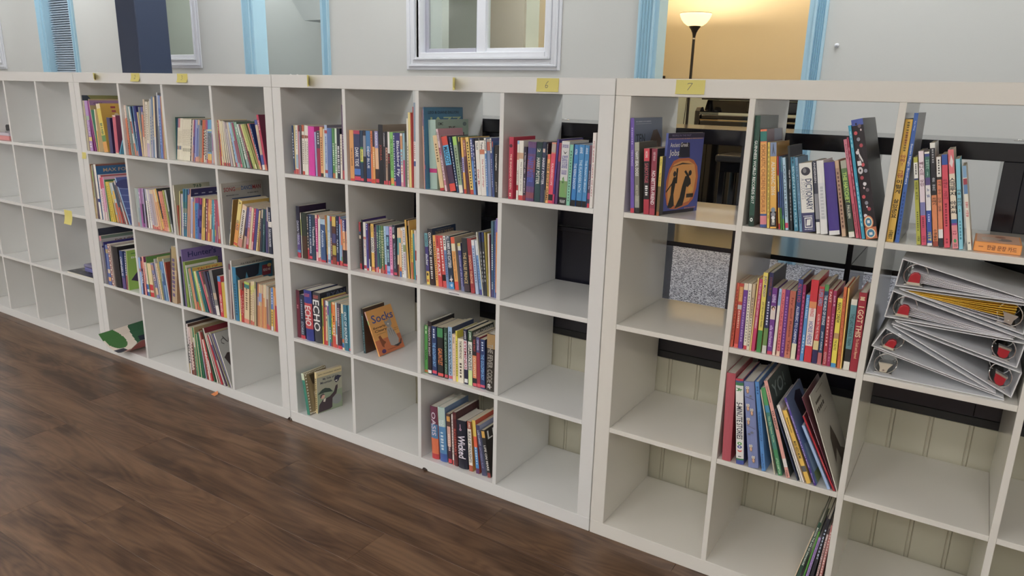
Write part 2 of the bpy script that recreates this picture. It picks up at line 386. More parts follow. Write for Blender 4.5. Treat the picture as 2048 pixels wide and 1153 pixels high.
# ceiling light panels out of view; many added as fill
def troffer(x, y, m, lab, ln=1.2, wd=0.6):
    t = thing('unseen_ceiling_light', lab, 'light', (x, y, ZC), group=None)
    mb = MB(); q = 0.03
    mb.box(-ln/2, ln/2, -wd/2, -wd/2+q, -0.05, 0); mb.box(-ln/2, ln/2, wd/2-q, wd/2, -0.05, 0); mb.box(-ln/2, -ln/2+q, -wd/2+q, wd/2-q, -0.05, 0); mb.box(ln/2-q, ln/2, -wd/2+q, wd/2-q, -0.05, 0)
    mb.build('frame', M['trimw'], t)
    MB().box(-ln/2+q, ln/2-q, -wd/2+q, wd/2-q, -0.04, -0.02).build('diffuser', m, t)
    return t
for x, wd_ in ((-8.4, 'the left end of'), (-5.9, 'the far-left bookcase on'), (-3.4, 'the centre-left bookcase on'), (-0.9, 'the centre-right bookcase on'), (1.6, 'the right end of')):
    for y, dp_ in ((-3.3, 'row nearer the shelves'), (-4.75, 'row by the wall')):  # added fill: rows kept far from the shelves so light reaches into the cubes
        troffer(x, y, M['diffuser'], 'added ceiling fill panel over %s the floor, %s' % (wd_, dp_))
for x, lb_ in ((-9.4, 'by the blind, added to even the wall'), (-7.0, 'left of the navy column'), (-4.6, 'right of the navy column'), (-2.2, 'before the wide window'), (0.4, 'before the right doorway'), (2.7, 'before the blank wall')):
    troffer(x, 1.5, M['diffuser2'], 'ceiling light panel over the stage %s' % lb_)  # light row above the stage; its leftmost panel is added to brighten the wall
for x, y, lb_ in ((-8.2, 3.4, 'the far left passage'), (-5.6, 2.95, 'the passage behind the navy column'), (-4.0, 2.8, 'the passage behind the blue doorway'), (-2.4, 3.4, 'the room behind the wide window')):
    troffer(x, y, M['diffuser2'], 'added ceiling fill panel in %s' % lb_)  # unseen panels added to brighten the rooms behind the openings

troffer(0.3, 3.3, M['diffuser3'], 'added ceiling fill panel in the piano nook beyond the right doorway')  # unseen warm panel added to even out the lamp-lit nook wall
# ------------------------------------------------------------------ cube bookcases
T_, D_, G_ = 0.0485, 0.016, 0.387
CELL = (1.487 - 2*T_ - 3*D_) / 4
SZ = [T_+3*(CELL+D_), T_+2*(CELL+D_), T_+(CELL+D_), T_]          # shelf heights, top row first
UX = {'A': -4.4685, 'B': -2.9785, 'C': -1.4885, 'D': 0.0015}
def cube_bookcase(name, label, x, y, z, cols, rows, m, upright, group=None, doors=()):
    wd = 2*T_ + cols*CELL + (cols-1)*D_; ht = 2*T_ + rows*CELL + (rows-1)*D_
    t = thing(name, label, 'bookcase', (x, y, z), group=group)
    bv = 0.0012
    MB().box(0, wd, 0, G_, ht-T_, ht).build('top_board', m, t, bevel=bv)
    MB().box(0, wd, 0, G_, 0, T_).build('bottom_board', m, t, bevel=bv)
    for a in (0, wd-T_): MB().box(a, a+T_, 0, G_, T_+0.0004, ht-T_-0.0004).build('side_panel', m, t, bevel=bv)
    if upright:
        for k in range(1, cols):
            a = T_ + k*CELL + (k-1)*D_; MB().box(a, a+D_, 0, G_, T_, ht-T_).build('divider', m, t, bevel=bv*0.7)
        for j in range(1, rows):
            for k in range(cols):
                a = T_ + k*(CELL+D_); b_ = T_ + j*CELL + (j-1)*D_
                MB().box(a+0.0003, a+CELL-0.0003, 0.0008, G_, b_, b_+D_).build('shelf', m, t, bevel=bv*0.7)
    else:
        for j in range(1, rows):
            b_ = T_ + j*CELL + (j-1)*D_; MB().box(T_, wd-T_, 0, G_, b_, b_+D_).build('shelf', m, t, bevel=bv*0.7)
        for k in range(1, cols):
            for j in range(rows):
                a = T_ + k*CELL + (k-1)*D_; b_ = T_ + j*(CELL+D_)
                MB().box(a, a+D_, 0.0008, G_, b_+0.0003, b_+CELL-0.0003).build('divider', m, t, bevel=bv*0.7)
    for (k, j) in doors:
        a = T_ + k*(CELL+D_); b_ = T_ + j*(CELL+D_)
        MB().box(a+0.002, a+CELL-0.002, 0.018, 0.034, b_+0.002, b_+CELL-0.002).build('door', m, t, bevel=0.0015)
    return t
cube_bookcase('cube_bookcase', 'far-left white cube bookcase, nearly empty, beside the full ones', UX['A'], 0, 0, 4, 4, M['white'], False)
cube_bookcase('cube_bookcase', 'white cube bookcase second from left, packed with thin children\'s books', UX['B'], 0, 0, 4, 4, M['white'], False)
cube_bookcase('cube_bookcase', 'white cube bookcase in the middle under the window, books in twelve cubes', UX['C'], 0, 0, 4, 4, M['white'], False)
cube_bookcase('cube_bookcase', 'yellowed white cube bookcase at far right, with the note numbered 7', UX['D'], 0, 0, 4, 4, M['cream'], True)
for i, (x, dr, lab) in enumerate(((-0.4645, ((0,0),(0,1)), 'black low cube bookcase behind the far-right white one, open backed'),
                                  (1.0225, ((0,0),(0,1),(1,0),(1,1),(2,0),(2,1),(3,0),(3,1)), 'black low cube bookcase with doors, behind the right end of the row'),
                                  (-1.9545, ((0,0),(0,1),(1,0),(1,1),(2,0),(2,1),(3,0),(3,1)), 'black low cube bookcase with doors, behind the middle white bookcase'))):
    cube_bookcase('black_cube_bookcase', lab, x, 0.3915, STG, 4, 2, M['black'], True, group='low black bookcases at the stage edge', doors=dr)
# joining plates screwed across the seams
def plate(x, y, z, lab):
    t = thing('joining_plate', lab, 'bracket', (x, y, z), group='metal plates joining the bookcases')
    mb = MB(); mb.box(-0.033, 0.033, 0, 0.016, 0.0003, 0.0022); pl = mb.build('plate', M['steel'], t, bevel=0.0006)
    for a in (-0.02, 0.02): MB().lathe([(0.0, 0.0042), (0.003, 0.004), (0.0045, 0.0028), (0.0045, 0.0022)], 10, a, 0.008).build('screw', M['steel'], pl, smooth=True)
plate(0.0, 0.10, 1.487, 'metal plate joining the tops of the two rightmost white bookcases')
plate(-1.48, 0.10, 1.487, 'metal plate joining the white bookcases left of the wide window')
plate(-2.97, 0.10, 1.487, 'metal plate joining the far-left bookcase to its neighbour')
plate(-0.43, 0.45, STG+0.79, 'metal plate on the black bookcase seen under the 6 note')
plate(1.02, 0.42, STG+0.79, 'metal plate on the black bookcase at far right')

# ------------------------------------------------------------------ books
ORD = 'first second third fourth fifth sixth seventh eighth ninth tenth eleventh twelfth thirteenth fourteenth fifteenth sixteenth seventeenth eighteenth nineteenth twentieth'.split()
ORD += ['twenty-'+q for q in ORD[:9]] + ['thirtieth'] + ['thirty-'+q for q in ORD[:9]] + ['fortieth', 'forty-first', 'forty-second']
NAMED = [('black',(38,38,42)),('charcoal',(66,64,68)),('grey',(128,126,126)),('light grey',(176,175,176)),('white',(230,226,218)),('cream',(222,205,168)),('tan',(196,164,124)),('brown',(112,76,58)),('dark brown',(72,52,46)),
 ('maroon',(120,40,58)),('red',(196,52,54)),('crimson',(176,40,72)),('coral',(216,116,100)),('pink',(214,150,170)),('magenta',(205,50,140)),('purple',(104,60,120)),('violet',(92,76,150)),('lilac',(168,156,196)),('lavender grey',(150,140,160)),
 ('navy',(44,52,92)),('dark blue',(44,70,112)),('blue',(74,112,180)),('light blue',(150,185,216)),('slate blue',(98,116,146)),('teal',(48,122,136)),('aqua',(120,186,196)),('dark green',(46,80,64)),('green',(80,142,80)),('olive green',(128,136,64)),('pale green',(160,190,160)),('mint',(124,190,162)),
 ('yellow',(218,196,64)),('mustard',(198,160,52)),('gold',(222,176,88)),('orange',(220,130,60)),('rust',(176,84,52)),('peach',(222,170,130))]
def cname(h):
    c = [int(h[i:i+2], 16) for i in (0, 2, 4)]
    return min(NAMED, key=lambda q: sum((a-b)**2*w_ for a, b, w_ in zip(c, q[1], (1.0, 1.3, 0.9))))[0]
KIND = {'p': ('paperback', 'paperback'), 'h': ('hardback', 'hardback'), 'k': ('picture_book', 'picture book'), 'b': ('booklet', 'booklet')}
ROWN = ('top row', 'second row', 'third row', 'bottom row')
COLN = ('first', 'second', 'third', 'last')
CASE = {'A': 'far-left', 'B': 'centre-left', 'C': 'centre-right', 'D': 'far-right'}
def parse_bands(s, base):
    out = []
    for q in s.split():
        rg, c = q.split(':'); a, b_ = rg.split('-'); out.append((float(a), float(b_), c))
    return out
def cover_part(kind, T, H, D, base, left, right, bands):
    """one bent cover: back board, spine, front board"""
    mb = MB()
    ct = {'p': 0.0006, 'h': 0.0024, 'k': 0.0018, 'b': 0.0004}[kind]
    ct = min(ct, T*0.2)
    n = 5 if T > 0.018 else 3
    bulge = {'p': 0.02, 'h': 0.10, 'k': 0.08, 'b': 0.15}[kind] * T
    sp = []
    for k in range(n+1):
        u = k/n; sp.append((u*T, -bulge*(1-(2*u-1)**2)))
    cuts = sorted({0.0, 1.0, *[min(1, max(0, a)) for a, b_, c in bands], *[min(1, max(0, b_)) for a, b_, c in bands]})
    bc = boost(base)
    for a, b_ in zip(cuts, cuts[1:]):
        if b_-a < 1e-4: continue
        mid = (a+b_)/2; col = bc
        for q in bands:
            if q[0] <= mid <= q[1]: col = boost(q[2])
        z1, z0 = H*(1-a), H*(1-b_)
        for k in range(n):
            (xa, ya), (xb, yb) = sp[k], sp[k+1]
            mb.face([(xa,ya,z0),(xb,yb,z0),(xb,yb,z1),(xa,ya,z1)], col)
    lc, rc = boost(left), boost(right); ed = [x*0.9 for x in bc]
    mb.face([(0,D,0),(0,0,0),(0,0,H),(0,D,H)], lc)
    mb.face([(T,0,0),(T,D,0),(T,D,H),(T,0,H)], rc)
    ins = [0.75, 0.72, 0.66]
    yi = ct
    mb.face([(ct,yi,0),(ct,D,0),(ct,D,H),(ct,yi,H)], ins)
    mb.face([(T-ct,D,0),(T-ct,yi,0),(T-ct,yi,H),(T-ct,D,H)], ins)
    mb.face([(T-ct,yi,0),(ct,yi,0),(ct,yi,H),(T-ct,yi,H)], ins)
    for z, fl in ((0, False), (H, True)):
        for q in ([(0,0,z),(0,D,z),(ct,D,z),(ct,yi,z)], [(T,D,z),(T,0,z),(T-ct,yi,z),(T-ct,D,z)], [(T,0,z)] + [(a, b_, z) for a, b_ in sp[::-1]][1:-1] + [(0,0,z),(ct,yi,z),(T-ct,yi,z)]):
            mb.face(q if not fl else q[::-1], ed)
    mb.face([(0,D,0),(0,D,H),(ct,D,H),(ct,D,0)], ed); mb.face([(T-ct,D,0),(T-ct,D,H),(T,D,H),(T,D,0)], ed)
    return mb, ct, bulge
ART = {}
def poly_on(mb, side, T, H, D, pts, col, off):
    if side == 'R': mb.face([(T+off, u*D, v*H) for u, v in pts], col)
    else: mb.face([(u*T, -off, v*H) for u, v in pts], col)
def draw_art(root, name, T, H, D, bulge):
    for side, items in ART.get(name, {}).items():
        mb = MB(); off = 0.0003 if side == 'R' else bulge + 0.0004; n = 0
        for it in items:
            off += 0.00006
            if it[0] == 'r': _, u0, u1, v0, v1, c = it; poly_on(mb, side, T, H, D, [(u0,v0),(u1,v0),(u1,v1),(u0,v1)], boost(c), off); n += 1
            elif it[0] == 'e':
                _, cu, cv, ru, rv, c = it
                poly_on(mb, side, T, H, D, [(cu+ru*math.cos(a*math.pi/9), cv+rv*math.sin(a*math.pi/9)) for a in range(18)], boost(c), off); n += 1
            elif it[0] == 'p': poly_on(mb, side, T, H, D, it[1], boost(it[2]), off); n += 1
            elif it[0] == 't':
                _, s, u0, u1, v0, v1, c = it
                if side == 'R': put_text(s, root, (T+off+0.0002, u0*D, v0*H), (0,1,0), (0,0,1), (u1-u0)*D, (v1-v0)*H, boost(c), 'cover_lettering', 0.014)
                else: put_text(s, root, (u0*T, -off-0.0002, v0*H), (1,0,0), (0,0,1), (u1-u0)*T, (v1-v0)*H, boost(c), 'spine_lettering', 0.014)
            elif it[0] == 'v':   # vertical lettering, read downwards
                _, s, u0, u1, v0, v1, c = it
                put_text(s, root, (T+off+0.0002, u0*D, v1*H), (0,0,-1), (0,1,0), (v1-v0)*H, (u1-u0)*D, boost(c), 'cover_lettering', 0.016)
            elif it[0] == 'd':   # a line of print too small to read: short marks
                _, u0, u1, v0, v1, k, c = it
                for q in range(k):
                    a = u0+(u1-u0)*q/k; b_ = a+(u1-u0)/k*random.uniform(.5, .85)
                    poly_on(mb, side, T, H, D, [(a,v0),(b_,v0),(b_,v1),(a,v1)], boost(c), off); n += 1
        if n: mb.build('cover_print' if side == 'R' else 'spine_print', M['cover'], root)['kind'] = 'stuff'
def book(rec):
    id_, k, X, s, le, T, H, D, base, right, bands, texts, art, yaw = rec
    X, s, T, H, D = float(X)/1000, float(s)/1000, float(T)/1000, float(H)/1000, float(D)/1000
    le = R(float(le)); yaw = R(float(yaw or 0)); bands = parse_bands(bands, base); right = right or base
    S = SZ[int(id_[1])-1]
    root = bpy.data.objects.new(KIND[k][0], None); COL.objects.link(root); root.empty_display_size = 0.03
    z = S + (T*math.sin(le) if le > 0 else 0) + 0.0004
    root.location = (X, s, z); root.rotation_euler = (0, le, yaw)
    mb, ct, bulge = cover_part(k, T, H, D, base, base, right, bands)
    cov = mb.build('cover', M['cover'], root)
    ov = {'p': 0.0004, 'h': 0.003, 'k': 0.0025, 'b': 0.0003}[k]
    if T-2*ct > 0.0008:
        p = MB(); p.box(ct+0.0001, T-ct-0.0001, ct+0.0002, D-max(ov, 0.001), ov, H-ov)
        p.build('pages', M['page'] if k in 'pb' else M['page_white'], root)
    tx = 0
    marks = MB(); nm = 0
    for q in texts.split('|'):
        if not q: continue
        if q[0] == '#':
            c, rg, fr, n = q[1:].split(':'); a, b_ = map(float, rg.split('-')); fr = float(fr); n = int(n); col = boost(c)
            z1, z0 = H*(1-a), H*(1-b_); st = (z1-z0)/n
            for j in range(n):
                zt = z1-j*st; hh = st*random.uniform(.45, .8); wq = fr*random.uniform(.75, 1)
                x0, x1 = T*(0.5-wq/2), T*(0.5+wq/2); y = -bulge-0.0003
                marks.face([(x0,y,zt-hh),(x1,y,zt-hh),(x1,y,zt),(x0,y,zt)], col); nm += 1
        else:
            s_, r_ = q.split('@'); pr = r_.split(':'); c = pr[0]; a, b_ = map(float, pr[1].split('-')); fr = float(pr[2])
            xc = 0.5
            if len(pr) > 3 and pr[3]: xc = float(pr[3].lstrip('c')) if 'c' in pr[3] else 0.5
            y = -bulge-0.0004
            if any(ord(ch) > 0x1000 for ch in s_):      # upright stacked characters
                chars = [ch for ch in s_]; st = H*(b_-a)/len(chars)
                for j, ch in enumerate(chars):
                    if ch == ' ': continue
                    z1 = H*(1-a)-j*st; me, asp = text_mesh(ch, 0.02); wq = fr*T*1.25; hq = st*0.86
                    if ch in '12345670': wq = min(wq, hq*0.5)
                    if ch in '!.': wq = T*0.12
                    put_text(ch, cov, (T*0.5-wq/2, y, z1-hq-st*0.07), (1,0,0), (0,0,1), wq, hq, boost(c), 'spine_lettering', 0.02); tx += 1
            else:
                hgt = fr*T
                put_text(s_, cov, (T*xc-hgt/2, y, H*(1-a)), (0,0,-1), (1,0,0), H*(b_-a), hgt, boost(c), 'spine_lettering', 0.016); tx += 1
    if nm: marks.build('spine_print', M['cover'], cov)['kind'] = 'stuff'
    if art: draw_art(cov, art, T, H, D, bulge)
    # label
    feat = ''
    if bands:
        bq = [(b_-a, c) for a, b_, c in bands if cname(c) != cname(base)]
        if bq: feat = ' with %s band' % cname(max(bq)[1])
    if not feat and tx:
        for q in texts.split('|'):
            if q and q[0] != '#': feat = ' with %s lettering' % cname(q.split('@')[1].split(':')[0]); break
    adj = 'thick ' if T > 0.026 else 'slim ' if T < 0.006 else ''
    return root, (adj, cname(base) + ' ' + KIND[k][1], feat), KIND[k][1], id_
